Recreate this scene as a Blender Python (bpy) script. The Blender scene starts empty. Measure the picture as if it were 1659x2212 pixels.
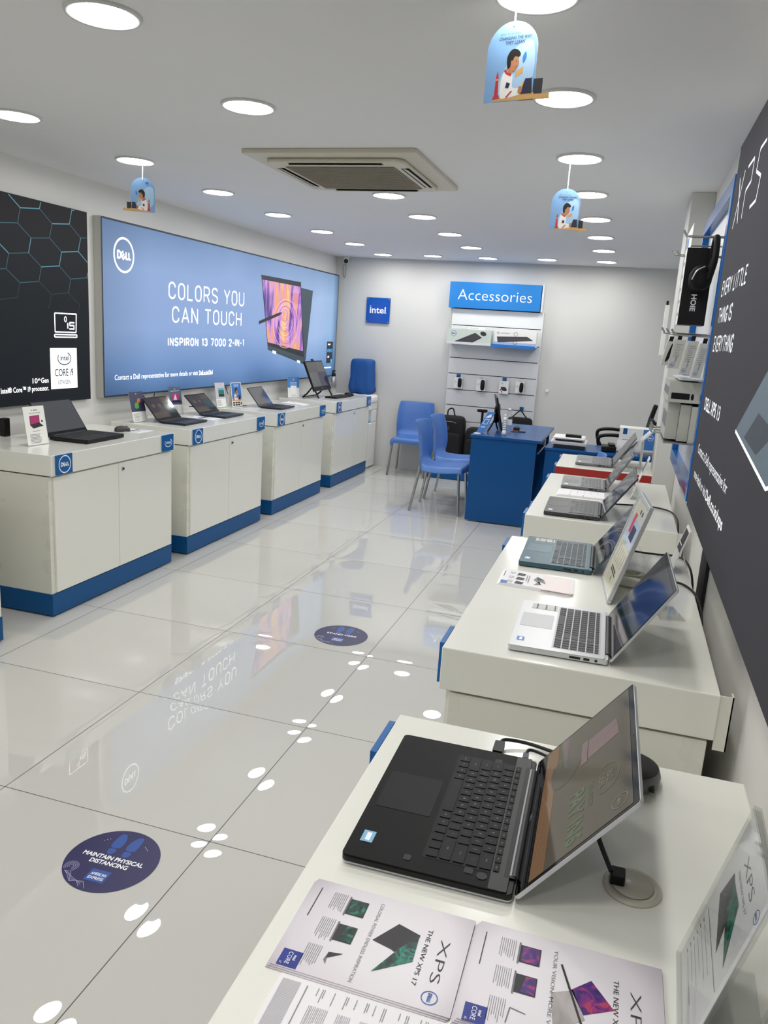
import bpy, math, random
from mathutils import Matrix, Vector

D = bpy.data
SC = bpy.context.scene
COL = SC.collection
random.seed(7)
R = math.radians

# ------------------------------------------------------------------ camera, world, exposure
cam = D.cameras.new('camera')
cam.sensor_fit = 'VERTICAL'
cam.sensor_height = 36.0
cam.sensor_width = 27.0
cam.lens = 36.0 * 1686.965 / 2212.0
cam.clip_start = 0.02
camo = D.objects.new('camera', cam)
COL.objects.link(camo)
camo.location = (1.88728, -1.97377, 1.62735)
camo.rotation_mode = 'XYZ'
camo.rotation_euler = (1.34398681, -0.0626978682, 0.298515492)
SC.camera = camo

world = D.worlds.new('world')
SC.world = world
world.use_nodes = True
world.node_tree.nodes['Background'].inputs[0].default_value = (0.9, 0.95, 1.0, 1)
world.node_tree.nodes['Background'].inputs[1].default_value = 0.05

SC.view_settings.view_transform = 'Standard'
SC.view_settings.look = 'None'
SC.view_settings.gamma = 1.0
SC.view_settings.use_curve_mapping = False
SC.view_settings.exposure = 0.11
LAMP = 50.0          # emission strength of every ceiling lamp
LAMP_COL = (1.0, 0.985, 0.95)
SIGN = 1.0           # backlit signs

SC.cycles.max_bounces = 8
SC.cycles.diffuse_bounces = 5
SC.cycles.glossy_bounces = 4
SC.cycles.transmission_bounces = 8
SC.cycles.transparent_max_bounces = 24
SC.cycles.sample_clamp_indirect = 6.0
SC.cycles.caustics_reflective = False
SC.cycles.caustics_refractive = False

# ------------------------------------------------------------------ materials
def lin(c):
    if isinstance(c, str):
        c = [int(c[i:i + 2], 16) / 255 for i in (0, 2, 4)]
    return tuple((x / 12.92 if x <= 0.04045 else ((x + 0.055) / 1.055) ** 2.4) for x in c)

MATS = {}
def pm(name, col, rough=0.5, metal=0.0, spec=0.5, emit=0.0, ecol=None, coat=0.0, noise=0.0, nscale=30.0,
       bump=0.0, bscale=200.0, trans=0.0, alpha=1.0):
    if name in MATS:
        return MATS[name]
    m = D.materials.new(name)
    m.use_nodes = True
    nt = m.node_tree
    b = nt.nodes['Principled BSDF']
    c = (*lin(col), 1)
    b.inputs['Base Color'].default_value = c
    b.inputs['Roughness'].default_value = rough
    b.inputs['Metallic'].default_value = metal
    b.inputs['Specular IOR Level'].default_value = spec
    b.inputs['Coat Weight'].default_value = coat
    b.inputs['Coat Roughness'].default_value = 0.05
    b.inputs['Transmission Weight'].default_value = trans
    b.inputs['Alpha'].default_value = alpha
    if emit:
        b.inputs['Emission Color'].default_value = (*lin(ecol or col), 1)
        b.inputs['Emission Strength'].default_value = emit
    tc = nt.nodes.new('ShaderNodeTexCoord')
    n = nt.nodes.new('ShaderNodeTexNoise')
    n.inputs['Scale'].default_value = nscale
    n.inputs['Detail'].default_value = 3
    nt.links.new(tc.outputs['Object'], n.inputs['Vector'])
    mr = nt.nodes.new('ShaderNodeMapRange')
    mr.inputs['To Min'].default_value = max(0.0, rough - 0.03)
    mr.inputs['To Max'].default_value = min(1.0, rough + 0.03)
    nt.links.new(n.outputs['Fac'], mr.inputs['Value'])
    nt.links.new(mr.outputs['Result'], b.inputs['Roughness'])
    if noise:
        mx = nt.nodes.new('ShaderNodeMix')
        mx.data_type = 'RGBA'
        mx.inputs[6].default_value = tuple(x * (1 - noise) for x in c[:3]) + (1,)
        mx.inputs[7].default_value = tuple(min(1, x * (1 + noise)) for x in c[:3]) + (1,)
        nt.links.new(n.outputs['Fac'], mx.inputs[0])
        nt.links.new(mx.outputs[2], b.inputs['Base Color'])
    if bump:
        n2 = nt.nodes.new('ShaderNodeTexNoise')
        n2.inputs['Scale'].default_value = bscale
        nt.links.new(tc.outputs['Object'], n2.inputs['Vector'])
        bp = nt.nodes.new('ShaderNodeBump')
        bp.inputs['Strength'].default_value = bump
        bp.inputs['Distance'].default_value = 0.002
        nt.links.new(n2.outputs['Fac'], bp.inputs['Height'])
        nt.links.new(bp.outputs['Normal'], b.inputs['Normal'])
    MATS[name] = m
    return m

def ramp_node(nt, stops):
    r = nt.nodes.new('ShaderNodeValToRGB')
    els = r.color_ramp.elements
    while len(els) < len(stops):
        els.new(0.5)
    for e, (p, c) in zip(els, stops):
        e.position = p
        e.color = (*lin(c), 1)
    return r

def screen_mat(name, stops, scale=6.0, dist=6.0, strength=0.35, rot=0.6, rotv=None):
    """a lit display showing banded wavy wallpaper"""
    m = D.materials.new(name)
    m.use_nodes = True
    nt = m.node_tree
    b = nt.nodes['Principled BSDF']
    b.inputs['Base Color'].default_value = (0.004, 0.004, 0.005, 1)
    b.inputs['Roughness'].default_value = 0.06
    tc = nt.nodes.new('ShaderNodeTexCoord')
    mp = nt.nodes.new('ShaderNodeMapping')
    mp.inputs['Rotation'].default_value = rotv or (0.3, rot, 0.4)
    if rotv:
        mp.inputs['Scale'].default_value = (1, 1, 0.22)
    if rotv:
        w = nt.nodes.new('ShaderNodeTexNoise')
        w.inputs['Scale'].default_value = scale
        w.inputs['Detail'].default_value = 3.0
        w.inputs['Distortion'].default_value = 0.5
    else:
        w = nt.nodes.new('ShaderNodeTexWave')
        w.inputs['Scale'].default_value = scale
        w.inputs['Distortion'].default_value = dist
        w.inputs['Detail'].default_value = 1.0
        w.inputs['Detail Scale'].default_value = 0.6
    nt.links.new(tc.outputs['Object'], mp.inputs['Vector'])
    nt.links.new(mp.outputs['Vector'], w.inputs['Vector'])
    r = ramp_node(nt, stops)
    nt.links.new(w.outputs['Fac'], r.inputs['Fac'])
    nt.links.new(r.outputs['Color'], b.inputs['Emission Color'])
    b.inputs['Emission Strength'].default_value = strength
    MATS[name] = m
    return m

WHITE = pm('white_lacquer', 'ECECE4', 0.16, coat=0.3, noise=0.01, nscale=4)
WHITE_SIDE = pm('white_panel', 'E2E2D8', 0.28, noise=0.015, nscale=5)
GAP = pm('dark_gap', '15171A', 0.7)
BLUE = pm('blue_laminate', '05528C', 0.4, spec=0.3, noise=0.03, nscale=8)
BLUE_DESK = pm('blue_desk_laminate', '004C8A', 0.25, spec=0.35, noise=0.03, nscale=6)
TILE_BLUE = pm('blue_logo_tile', '0F5FA3', 0.3)
RED = pm('red_laminate', 'A5251D', 0.4)
PRINT_WHITE = pm('white_print', 'F6F8FA', 0.4)
LIT_WHITE = pm('lit_white_print', 'FFFFFF', 0.5, emit=0.95 * SIGN)
BLACK = pm('black_plastic', '08080A', 0.42, spec=0.3, bump=0.05)
BLACK_GLOSS = pm('black_glass', '050506', 0.07)
DARKGREY = pm('dark_grey_plastic', '2A2B2E', 0.45)
CHARCOAL = pm('charcoal_plastic', '1B1C1F', 0.5)
STEEL = pm('brushed_steel', 'B9B9B6', 0.3, metal=1.0)
SILVER = pm('silver_aluminium', 'C9CBCD', 0.35, metal=0.35, noise=0.02, nscale=60)
GREYALU = pm('grey_aluminium', '85878A', 0.4, metal=0.35)
CABLE = pm('black_cable', '0A0A0A', 0.5)
CHAIR_BLUE = pm('blue_polypropylene', '4C78BE', 0.42, bump=0.08, bscale=500)
PAPER = pm('white_paper', 'EFEDF0', 0.55, noise=0.01)
PAPER_G = pm('grey_paper_print', 'CFCBD2', 0.5)
PAPER_PINK = pm('pale_warm_paper_print', 'EADCDC', 0.4)
INK = pm('dark_ink', '3A3A40', 0.6)
INK_L = pm('light_ink', '8E8E94', 0.6)
CARD_WHITE = pm('white_card', 'F0F0EC', 0.45)
FABRIC_BLACK = pm('black_fabric', '0C0C0F', 0.85, bump=0.4, bscale=400)
BLUE_CLOTH = pm('blue_cloth', '0E4F96', 0.7, bump=0.3, bscale=150)
BEIGE = pm('yellowed_plastic', 'D0CBBB', 0.45, noise=0.06, nscale=12)
AC_DARK = pm('dusty_grille', '968F7F', 0.7, noise=0.1, nscale=25)
GROM = pm('beige_grey_plastic', 'C4C1B2', 0.4)
SKIN = pm('print_skin', 'B98058', 0.5)
HAIR = pm('print_hair', '17110E', 0.5)
SKYB = pm('print_sky_blue', '7FA9D6', 0.5)
SKYB2 = pm('print_light_blue', 'A9CBEA', 0.5)
WOOD = pm('print_wood', 'D3A668', 0.5)
REDP = pm('print_red', 'C6303C', 0.5)
YEL = pm('print_yellow', 'E7B545', 0.5)
NAVY = pm('print_navy', '22264A', 0.5)
GREENP = pm('print_green', '5DB04C', 0.5)
ORANGE = pm('print_orange', 'D9722F', 0.5)
TEALP = pm('print_teal', '16806F', 0.5)
PURP = pm('print_purple', '6A2A86', 0.5)
MAG = pm('print_magenta', 'B03070', 0.5)
GREYP = pm('print_grey', '77767C', 0.5)
DKP = pm('print_dark', '2C2A30', 0.5)
COREBLUE = pm('print_core_blue', '1D2F8C', 0.45)
DELLBLUE = pm('print_logo_blue', '2A62B0', 0.45)
LBLUE = pm('print_mid_blue', '3C7CC4', 0.5)

def acrylic():
    m = D.materials.new('clear_acrylic')
    m.use_nodes = True
    nt = m.node_tree
    nt.nodes.remove(nt.nodes['Principled BSDF'])
    out = nt.nodes['Material Output']
    t = nt.nodes.new('ShaderNodeBsdfTransparent')
    t.inputs[0].default_value = (0.97, 0.98, 0.975, 1)
    g = nt.nodes.new('ShaderNodeBsdfGlossy')
    g.inputs['Roughness'].default_value = 0.04
    mx = nt.nodes.new('ShaderNodeMixShader')
    f = nt.nodes.new('ShaderNodeLayerWeight')
    f.inputs[0].default_value = 0.12
    nt.links.new(f.outputs['Facing'], mx.inputs[0])
    nt.links.new(t.outputs[0], mx.inputs[1])
    nt.links.new(g.outputs[0], mx.inputs[2])
    nt.links.new(mx.outputs[0], out.inputs['Surface'])
    return m
ACRYL = acrylic()

def print_mat(name, stops, scale):
    m = D.materials.new(name)
    m.use_nodes = True
    nt = m.node_tree
    b = nt.nodes['Principled BSDF']
    b.inputs['Roughness'].default_value = 0.4
    tc = nt.nodes.new('ShaderNodeTexCoord')
    n = nt.nodes.new('ShaderNodeTexNoise')
    n.inputs['Scale'].default_value = scale
    n.inputs['Detail'].default_value = 2
    n.inputs['Distortion'].default_value = 1.5
    nt.links.new(tc.outputs['Object'], n.inputs['Vector'])
    r = ramp_node(nt, stops)
    nt.links.new(n.outputs['Fac'], r.inputs['Fac'])
    nt.links.new(r.outputs['Color'], b.inputs['Base Color'])
    return m
NEB = print_mat('print_nebula', [(0.3, '1E1A52'), (0.45, '4A1F78'), (0.55, '8A2A78'), (0.66, 'C0405A'), (0.8, '2A2360')], 45)
GRN = print_mat('print_green_swirl', [(0.35, '0C1614'), (0.5, '0F4C42'), (0.6, '1A8A74'), (0.68, '123A34'), (0.85, '0C1614')], 45)
SHEEN = print_mat('print_sheen', [(0.3, '8C8686'), (0.5, 'B9B3B2'), (0.7, '77706F')], 14)

# ------------------------------------------------------------------ mesh builder
class Fr:
    """a flat frame: origin, right, up; p(a,b,n) gives a point"""
    def __init__(s, o, ux, uy):
        s.o, s.ux, s.uy = Vector(o), Vector(ux).normalized(), Vector(uy).normalized()
        s.n = s.ux.cross(s.uy)
    def p(s, a, b, d=0.0):
        return s.o + s.ux * a + s.uy * b + s.n * d
    def sub(s, a, b, d=0.0, rot=0.0):
        c, q = math.cos(rot), math.sin(rot)
        return Fr(s.p(a, b, d), s.ux * c + s.uy * q, s.uy * c - s.ux * q)

_tx = {}
def glyphs(t, bold=0.0, shear=0.0):
    k = (t, bold, shear)
    if k not in _tx:
        cu = D.curves.new('t', 'FONT')
        cu.body = t
        cu.size = 1
        cu.offset = bold
        cu.shear = shear
        cu.resolution_u = 3
        cu.fill_mode = 'FRONT'
        ob = D.objects.new('t', cu)
        me = ob.to_mesh()
        v = [(p.co.x, p.co.y) for p in me.vertices]
        f = [tuple(p.vertices) for p in me.polygons]
        ob.to_mesh_clear()
        D.objects.remove(ob)
        D.curves.remove(cu)
        _tx[k] = (v, f)
    return _tx[k]
_capv = [p[1] for p in glyphs('H')[0]]
CAP = max(_capv) - min(_capv)

def arcp(cx, cy, rx, ry, t0, t1, n=9):
    return [(cx + rx * math.cos(R(t0 + (t1 - t0) * i / n)), cy + ry * math.sin(R(t0 + (t1 - t0) * i / n))) for i in range(n + 1)]
def STROKE(c):
    w = 0.56
    h = w / 2
    if c in 'O0':
        return w, [arcp(h, 0.7, h, 0.3, 0, 180) + arcp(h, 0.3, h, 0.3, 180, 360) + [(w, 0.7), (w, 0.72)]]
    if c in 'CG':
        p = arcp(h, 0.7, h, 0.3, 5, 180) + arcp(h, 0.3, h, 0.3, 180, 355)
        return w, [p + ([(w, 0.46), (w * 0.55, 0.46)] if c == 'G' else [])]
    if c == 'U':
        return w, [[(0, 1)] + arcp(h, 0.28, h, 0.28, 180, 360) + [(w, 1)]]
    if c == 'S':
        return w, [arcp(h, 0.745, h, 0.255, 15, 225, 10) + [(h, 0.5)] + arcp(h, 0.255, h, 0.255, 45, -165, 10)]
    if c in 'RP':
        p = [(0, 0), (0, 1), (w * 0.55, 1)] + arcp(w * 0.55, 0.73, w * 0.45, 0.27, 80, -80, 7) + [(w * 0.55, 0.46), (0, 0.46)]
        return w, [p] + ([[(w * 0.55, 0.46), (w, 0)]] if c == 'R' else [])
    if c == '2':
        return w, [arcp(h, 0.72, h, 0.28, 170, -20, 9) + [(0, 0), (w, 0)]]
    if c == '3':
        return w, [arcp(h, 0.75, h * 0.95, 0.25, 165, -80, 9) + arcp(h, 0.26, h, 0.26, 80, -165, 9)]
    T = {'L': (0.46, [[(0, 1), (0, 0), (0.46, 0)]]), 'Y': (0.6, [[(0, 1), (0.3, 0.45), (0.6, 1)], [(0.3, 0.45), (0.3, 0)]]),
         'A': (0.62, [[(0, 0), (0.31, 1), (0.62, 0)], [(0.11, 0.3), (0.51, 0.3)]]), 'N': (w, [[(0, 0), (0, 1), (w, 0), (w, 1)]]),
         'T': (0.58, [[(0, 1), (0.58, 1)], [(0.29, 1), (0.29, 0)]]), 'H': (w, [[(0, 0), (0, 1)], [(w, 0), (w, 1)], [(0, 0.5), (w, 0.5)]]),
         'I': (0.0, [[(0, 0), (0, 1)]]), 'E': (0.46, [[(0.46, 1), (0, 1), (0, 0), (0.46, 0)], [(0, 0.52), (0.42, 0.52)]]),
         'V': (0.6, [[(0, 1), (0.3, 0), (0.6, 1)]]), '1': (0.2, [[(0, 0.8), (0.2, 1), (0.2, 0)]]), '7': (w, [[(0, 1), (w, 1), (w * 0.35, 0)]]),
         '-': (0.3, [[(0, 0.42), (0.3, 0.42)]]), '.': (0.0, [[(0, 0), (0, 0.03)]]), ' ': (0.18, [])}
    return T[c]

def wloc(o):
    l = Vector((0, 0, 0))
    while o is not None:
        l = l + o.location
        o = o.parent
    return l

class MB:
    def __init__(s):
        s.v, s.f, s.m, s.sm = [], [], [], []
    def add(s, vs, fs, mat, smooth=False):
        k = len(s.v)
        s.v += [Vector(q) for q in vs]
        for f in fs:
            s.f.append(tuple(i + k for i in f))
            s.m.append(mat)
            s.sm.append(smooth)
        return s
    def box(s, x0, x1, y0, y1, z0, z1, mat):
        v = [(x, y, z) for z in (z0, z1) for y in (y0, y1) for x in (x0, x1)]
        return s.add(v, [(0, 2, 3, 1), (4, 5, 7, 6), (0, 1, 5, 4), (2, 6, 7, 3), (0, 4, 6, 2), (1, 3, 7, 5)], mat)
    def slab(s, fr, a0, a1, b0, b1, d0, d1, mat, r=0.0, n=5, front=None):
        if r <= 0:
            o = [(a0, b0), (a1, b0), (a1, b1), (a0, b1)]
        else:
            o = []
            for cx, cy, t0 in ((a1 - r, b0 + r, -90), (a1 - r, b1 - r, 0), (a0 + r, b1 - r, 90), (a0 + r, b0 + r, 180)):
                for i in range(n + 1):
                    t = R(t0 + 90 * i / n)
                    o.append((cx + r * math.cos(t), cy + r * math.sin(t)))
        return s.prism(fr, o, d0, d1, mat, front)
    def prism(s, fr, o, d0, d1, mat, front=None):
        k = len(o)
        s.add([fr.p(a, b, d0) for a, b in o] + [fr.p(a, b, d1) for a, b in o],
              [tuple(range(k - 1, -1, -1))] + [(i, (i + 1) % k, k + (i + 1) % k, k + i) for i in range(k)], mat)
        s.add([fr.p(a, b, d1) for a, b in o], [tuple(range(k))], front or mat) if front else \
            s.f.append(tuple(len(s.v) - k + i for i in range(k))) or s.m.append(mat) or s.sm.append(False)
        return s
    def poly(s, fr, pts, mat, d=0.0):
        return s.add([fr.p(a, b, d) for a, b in pts], [tuple(range(len(pts)))], mat)
    def rect(s, fr, a0, a1, b0, b1, mat, d=0.0):
        return s.poly(fr, [(a0, b0), (a1, b0), (a1, b1), (a0, b1)], mat, d)
    def disc(s, fr, a, b, r, mat, d=0.0, n=28, ry=None, rot=0.0):
        ry = ry or r
        c, q = math.cos(rot), math.sin(rot)
        P = []
        for i in range(n):
            t = 2 * math.pi * i / n
            x, y = r * math.cos(t), ry * math.sin(t)
            P.append((a + x * c - y * q, b + x * q + y * c))
        return s.poly(fr, P, mat, d)
    def blob(s, fr, pts, mat, d=0.0, sub=4):
        P, k = [], len(pts)
        for i in range(k):
            p0, p1, p2, p3 = (Vector(pts[(i + j) % k]) for j in (-1, 0, 1, 2))
            for u in range(sub):
                t = u / sub
                P.append(tuple(0.5 * (2 * p1 + (p2 - p0) * t + (2 * p0 - 5 * p1 + 4 * p2 - p3) * t * t + (3 * p1 - p0 - 3 * p2 + p3) * t ** 3)))
        return s.poly(fr, P, mat, d)
    def ring(s, fr, a, b, r, w, mat, d=0.0, n=40, ry=None, t0=0.0, t1=360.0):
        ry = ry or r
        full = abs(t1 - t0) >= 359.9
        k = n if full else n + 1
        v = []
        for i in range(k):
            t = R(t0 + (t1 - t0) * i / n)
            v.append(fr.p(a + (r - w) * math.cos(t), b + (ry - w) * math.sin(t), d))
            v.append(fr.p(a + r * math.cos(t), b + ry * math.sin(t), d))
        f = [(2 * i, 2 * i + 1, (2 * i + 3) % (2 * k), (2 * i + 2) % (2 * k)) for i in range(n)]
        return s.add(v, f, mat)
    def line(s, fr, pts, w, mat, d=0.0):
        for (a0, b0), (a1, b1) in zip(pts, pts[1:]):
            d += 1.2e-5
            L = math.hypot(a1 - a0, b1 - b0) or 1e-9
            x, y = -(b1 - b0) / L * w / 2, (a1 - a0) / L * w / 2
            s.poly(fr, [(a0 - x, b0 - y), (a1 - x, b1 - y), (a1 + x, b1 + y), (a0 + x, b0 + y)], mat, d)
        return s
    def bars(s, fr, a0, a1, b, n, pitch, th, mat, d=0.0, rag=0.35):
        """fine illegible print: rows of thin strokes"""
        for i in range(n):
            e = a1 - (a1 - a0) * random.random() * rag
            s.rect(fr, a0, e, b - i * pitch - th, b - i * pitch, mat, d)
        return s
    def text(s, fr, t, a, b, h, mat, w=None, align='L', d=0.0, bold=0.0, rot=0.0, shear=0.0, cond=1.0):
        v, f = glyphs(t, bold, shear)
        if not v:
            return s
        x0, x1 = min(p[0] for p in v), max(p[0] for p in v)
        sy = h / CAP
        sx = (w / (x1 - x0)) if w else sy * cond
        W = (x1 - x0) * sx
        off = {'L': 0, 'C': -W / 2, 'R': -W}[align]
        g = fr.sub(a, b, d, rot)
        return s.add([g.p((p[0] - x0) * sx + off, p[1] * sy) for p in v], f, mat)
    def strokes(s, fr, lines, wt, mat, d=0.0):
        for P in lines:
            s.line(fr, P, wt, mat, d)
            d += 1.2e-5 * len(P)
            for q in P[1:-1]:
                d += 1.2e-5
                s.disc(fr, q[0], q[1], wt / 2, mat, d, 8)
        return s
    def stext(s, fr, t, a, b, h, wt, mat, w=None, d=0.0, gap=0.30):
        """condensed stroke lettering, fitted to width w"""
        x, L = 0.0, []
        for ch in t:
            gw, ls = STROKE(ch)
            L.append((x, ls))
            x += gw + gap
        W = x - gap
        sx = (w - wt) / W if w else h
        out = [[(a + wt / 2 + (x0 + p[0]) * sx, b + wt / 2 + p[1] * (h - wt)) for p in ln] for x0, ls in L for ln in ls]
        return s.strokes(fr, out, wt, mat, d)
    def dell(s, fr, a, b, r, mat, d=0.0, w=0.12):
        s.ring(fr, a, b, r, r * w, mat, d)
        k = r * 0.115
        S = lambda P: [(a + x * r, b + y * r) for x, y in P]
        t, u = -0.19, 0.19
        L = [S([(-0.60, t), (-0.60, u), (-0.44, u), (-0.34, 0.11), (-0.31, 0), (-0.34, -0.11), (-0.44, t), (-0.60, t), (-0.60, 0.1)])]
        c, q = math.cos(0.66), math.sin(0.66)
        rt = lambda x, y: (-0.085 + x * c - y * q, -0.01 + x * q + y * c)
        L += [S([rt(0.15, 0.17), rt(-0.13, 0.17), rt(-0.13, -0.17), rt(0.15, -0.17)]), S([rt(-0.13, 0), rt(0.14, 0)])]
        L += [S([(0.20, u), (0.20, t), (0.37, t)]), S([(0.47, u), (0.47, t), (0.64, t)])]
        return s.strokes(fr, L, k, mat, d)
    def swirl(s, fr, a, b, w, mat, d=0.0):
        s.ring(fr, a, b, w * 0.5, w * 0.05, mat, d, ry=w * 0.33, t0=150, t1=420)
        s.text(fr, 'intel', a + w * 0.02, b - w * 0.09, w * 0.24, mat, w=w * 0.62, align='C', d=d, bold=0.012)
        return s
    def cyl(s, p0, p1, r, mat, n=14, r2=None, smooth=True):
        p0, p1 = Vector(p0), Vector(p1)
        r2 = r if r2 is None else r2
        z = (p1 - p0).normalized()
        x = z.orthogonal().normalized()
        y = z.cross(x)
        v = [p0 + (x * math.cos(2 * math.pi * i / n) + y * math.sin(2 * math.pi * i / n)) * r for i in range(n)] + \
            [p1 + (x * math.cos(2 * math.pi * i / n) + y * math.sin(2 * math.pi * i / n)) * r2 for i in range(n)]
        s.add(v, [(i, (i + 1) % n, n + (i + 1) % n, n + i) for i in range(n)], mat, smooth)
        s.add(v[:n], [tuple(range(n - 1, -1, -1))], mat)
        return s.add(v[n:], [tuple(range(n))], mat)
    def tube(s, path, r, mat, n=8, sub=6, closed=False):
        P = [Vector(p) for p in path]
        if sub > 1 and len(P) > 2:
            Q, k = [], len(P)
            rng = range(k) if closed else range(k - 1)
            for i in rng:
                g = (lambda j: P[j % k]) if closed else (lambda j: P[max(0, min(k - 1, j))])
                p0, p1, p2, p3 = g(i - 1), g(i), g(i + 1), g(i + 2)
                for u in range(sub):
                    t = u / sub
                    Q.append(0.5 * (2 * p1 + (p2 - p0) * t + (2 * p0 - 5 * p1 + 4 * p2 - p3) * t * t + (3 * p1 - p0 - 3 * p2 + p3) * t ** 3))
            if not closed:
                Q.append(P[-1])
            P = Q
        k = len(P)
        v = []
        x = None
        for i in range(k):
            if closed:
                T = (P[(i + 1) % k] - P[i - 1]).normalized()
            else:
                T = (P[min(i + 1, k - 1)] - P[max(i - 1, 0)]).normalized()
            if x is None:
                x = T.orthogonal().normalized()
            x = (x - T * x.dot(T)).normalized()
            y = T.cross(x)
            v += [P[i] + (x * math.cos(2 * math.pi * j / n) + y * math.sin(2 * math.pi * j / n)) * r for j in range(n)]
        f = []
        for i in range(k if closed else k - 1):
            i2 = (i + 1) % k
            f += [(i * n + j, i * n + (j + 1) % n, i2 * n + (j + 1) % n, i2 * n + j) for j in range(n)]
        s.add(v, f, mat, True)
        if not closed:
            s.add(v[:n], [tuple(range(n - 1, -1, -1))], mat)
            s.add(v[-n:], [tuple(range(n))], mat)
        return s
    def lathe(s, prof, mat, c=(0, 0, 0), n=28, sx=1.0, sy=1.0):
        k = len(prof)
        v = [(c[0] + r * sx * math.cos(2 * math.pi * i / n), c[1] + r * sy * math.sin(2 * math.pi * i / n), c[2] + z) for i in range(n) for r, z in prof]
        f = [(i * k + j, ((i + 1) % n) * k + j, ((i + 1) % n) * k + j + 1, i * k + j + 1) for i in range(n) for j in range(k - 1)]
        return s.add(v, f, mat, True)
    def sup(s, c, rx, ry, rz, mat, e1=0.35, e2=0.35, nu=28, nv=18, warp=None):
        """super-ellipsoid: soft boxes, bags, mice"""
        pw = lambda x, e: math.copysign(abs(x) ** e, x)
        v = []
        for j in range(nv + 1):
            ph = -math.pi / 2 + math.pi * j / nv
            for i in range(nu):
                th = 2 * math.pi * i / nu
                p = Vector((rx * pw(math.cos(ph), e1) * pw(math.cos(th), e2), ry * pw(math.cos(ph), e1) * pw(math.sin(th), e2), rz * pw(math.sin(ph), e1)))
                if warp:
                    p = warp(p)
                v.append(Vector(c) + p)
        f = [(j * nu + i, j * nu + (i + 1) % nu, (j + 1) * nu + (i + 1) % nu, (j + 1) * nu + i) for j in range(nv) for i in range(nu)]
        return s.add(v, f, mat, True)
    def grid(s, fn, nu, nv, mat, smooth=True):
        v = [fn(i / nu, j / nv) for j in range(nv + 1) for i in range(nu + 1)]
        f = [(j * (nu + 1) + i, j * (nu + 1) + i + 1, (j + 1) * (nu + 1) + i + 1, (j + 1) * (nu + 1) + i) for j in range(nv) for i in range(nu)]
        return s.add(v, f, mat, smooth)
    def build(s, name, parent=None, bevel=0.0, seg=2, solid=0.0, subsurf=0, local=False, label=None):
        """vertices are in world space unless local; they are shifted into the parent's space"""
        me = D.meshes.new(name)
        off = Vector((0, 0, 0)) if (local or parent is None) else wloc(parent)
        me.from_pydata([tuple(p - off) for p in s.v], [], s.f)
        ms = []
        for m in s.m:
            if m not in ms:
                ms.append(m)
        for m in ms:
            me.materials.append(m)
        ix = {m: i for i, m in enumerate(ms)}
        for p, m, sm in zip(me.polygons, s.m, s.sm):
            p.material_index = ix[m]
            p.use_smooth = sm
        me.update()
        o = D.objects.new(name, me)
        COL.objects.link(o)
        if parent is not None:
            o.parent = parent
        if solid:
            md = o.modifiers.new('solid', 'SOLIDIFY')
            md.thickness = solid
            md.offset = 0
        if bevel:
            md = o.modifiers.new('bevel', 'BEVEL')
            md.width = bevel
            md.segments = seg
            md.limit_method = 'ANGLE'
            md.angle_limit = R(40)
            md.harden_normals = False
        if subsurf:
            md = o.modifiers.new('sub', 'SUBSURF')
            md.levels = md.render_levels = subsurf
        if label:
            o['label'] = label
        return o

def tag(o, label, cat, group=None):
    o['label'] = label
    o['category'] = cat
    if group:
        o['group'] = group
    return o

def thing(name, label, cat, loc=(0, 0, 0), rz=0.0, group=None):
    o = D.objects.new(name, None)
    o.empty_display_size = 0.05
    COL.objects.link(o)
    o.location = loc
    o.rotation_euler = (0, 0, rz)
    return tag(o, label, cat, group)

def single(mb, name, label, cat, loc, group=None, **k):
    """a thing that is one mesh, its origin at loc (mb in world space)"""
    L = Vector(loc)
    mb.v = [p - L for p in mb.v]
    o = mb.build(name, None, **k)
    o.location = L
    return tag(o, label, cat, group)

def structure(o):
    o['kind'] = 'structure'
    return o

def dup(o, parent=None):
    c = o.copy()
    COL.objects.link(c)
    if parent is not None:
        c.parent = parent
    for ch in list(o.children):
        dup(ch, c)
    return c

def place(o, loc, rz, label, group=None):
    o.location = loc
    o.rotation_euler = (0, 0, rz)
    o['label'] = label
    if group:
        o['group'] = group
    return o

XY = Fr((0, 0, 0), (1, 0, 0), (0, 1, 0))
def FL(x): return Fr((x, 0, 0), (0, 1, 0), (0, 0, 1))        # faces +X, a = y, b = z
def FRt(x): return Fr((x, 0, 0), (0, -1, 0), (0, 0, 1))      # faces -X, a = -y, b = z
def FB(y): return Fr((0, y, 0), (1, 0, 0), (0, 0, 1))        # faces -Y, a = x, b = z

# ------------------------------------------------------------------ the room
XL, XR, XR2, YB, YF, ZC = -1.595, 2.235, 2.75, 7.23, -3.6, 2.47

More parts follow.
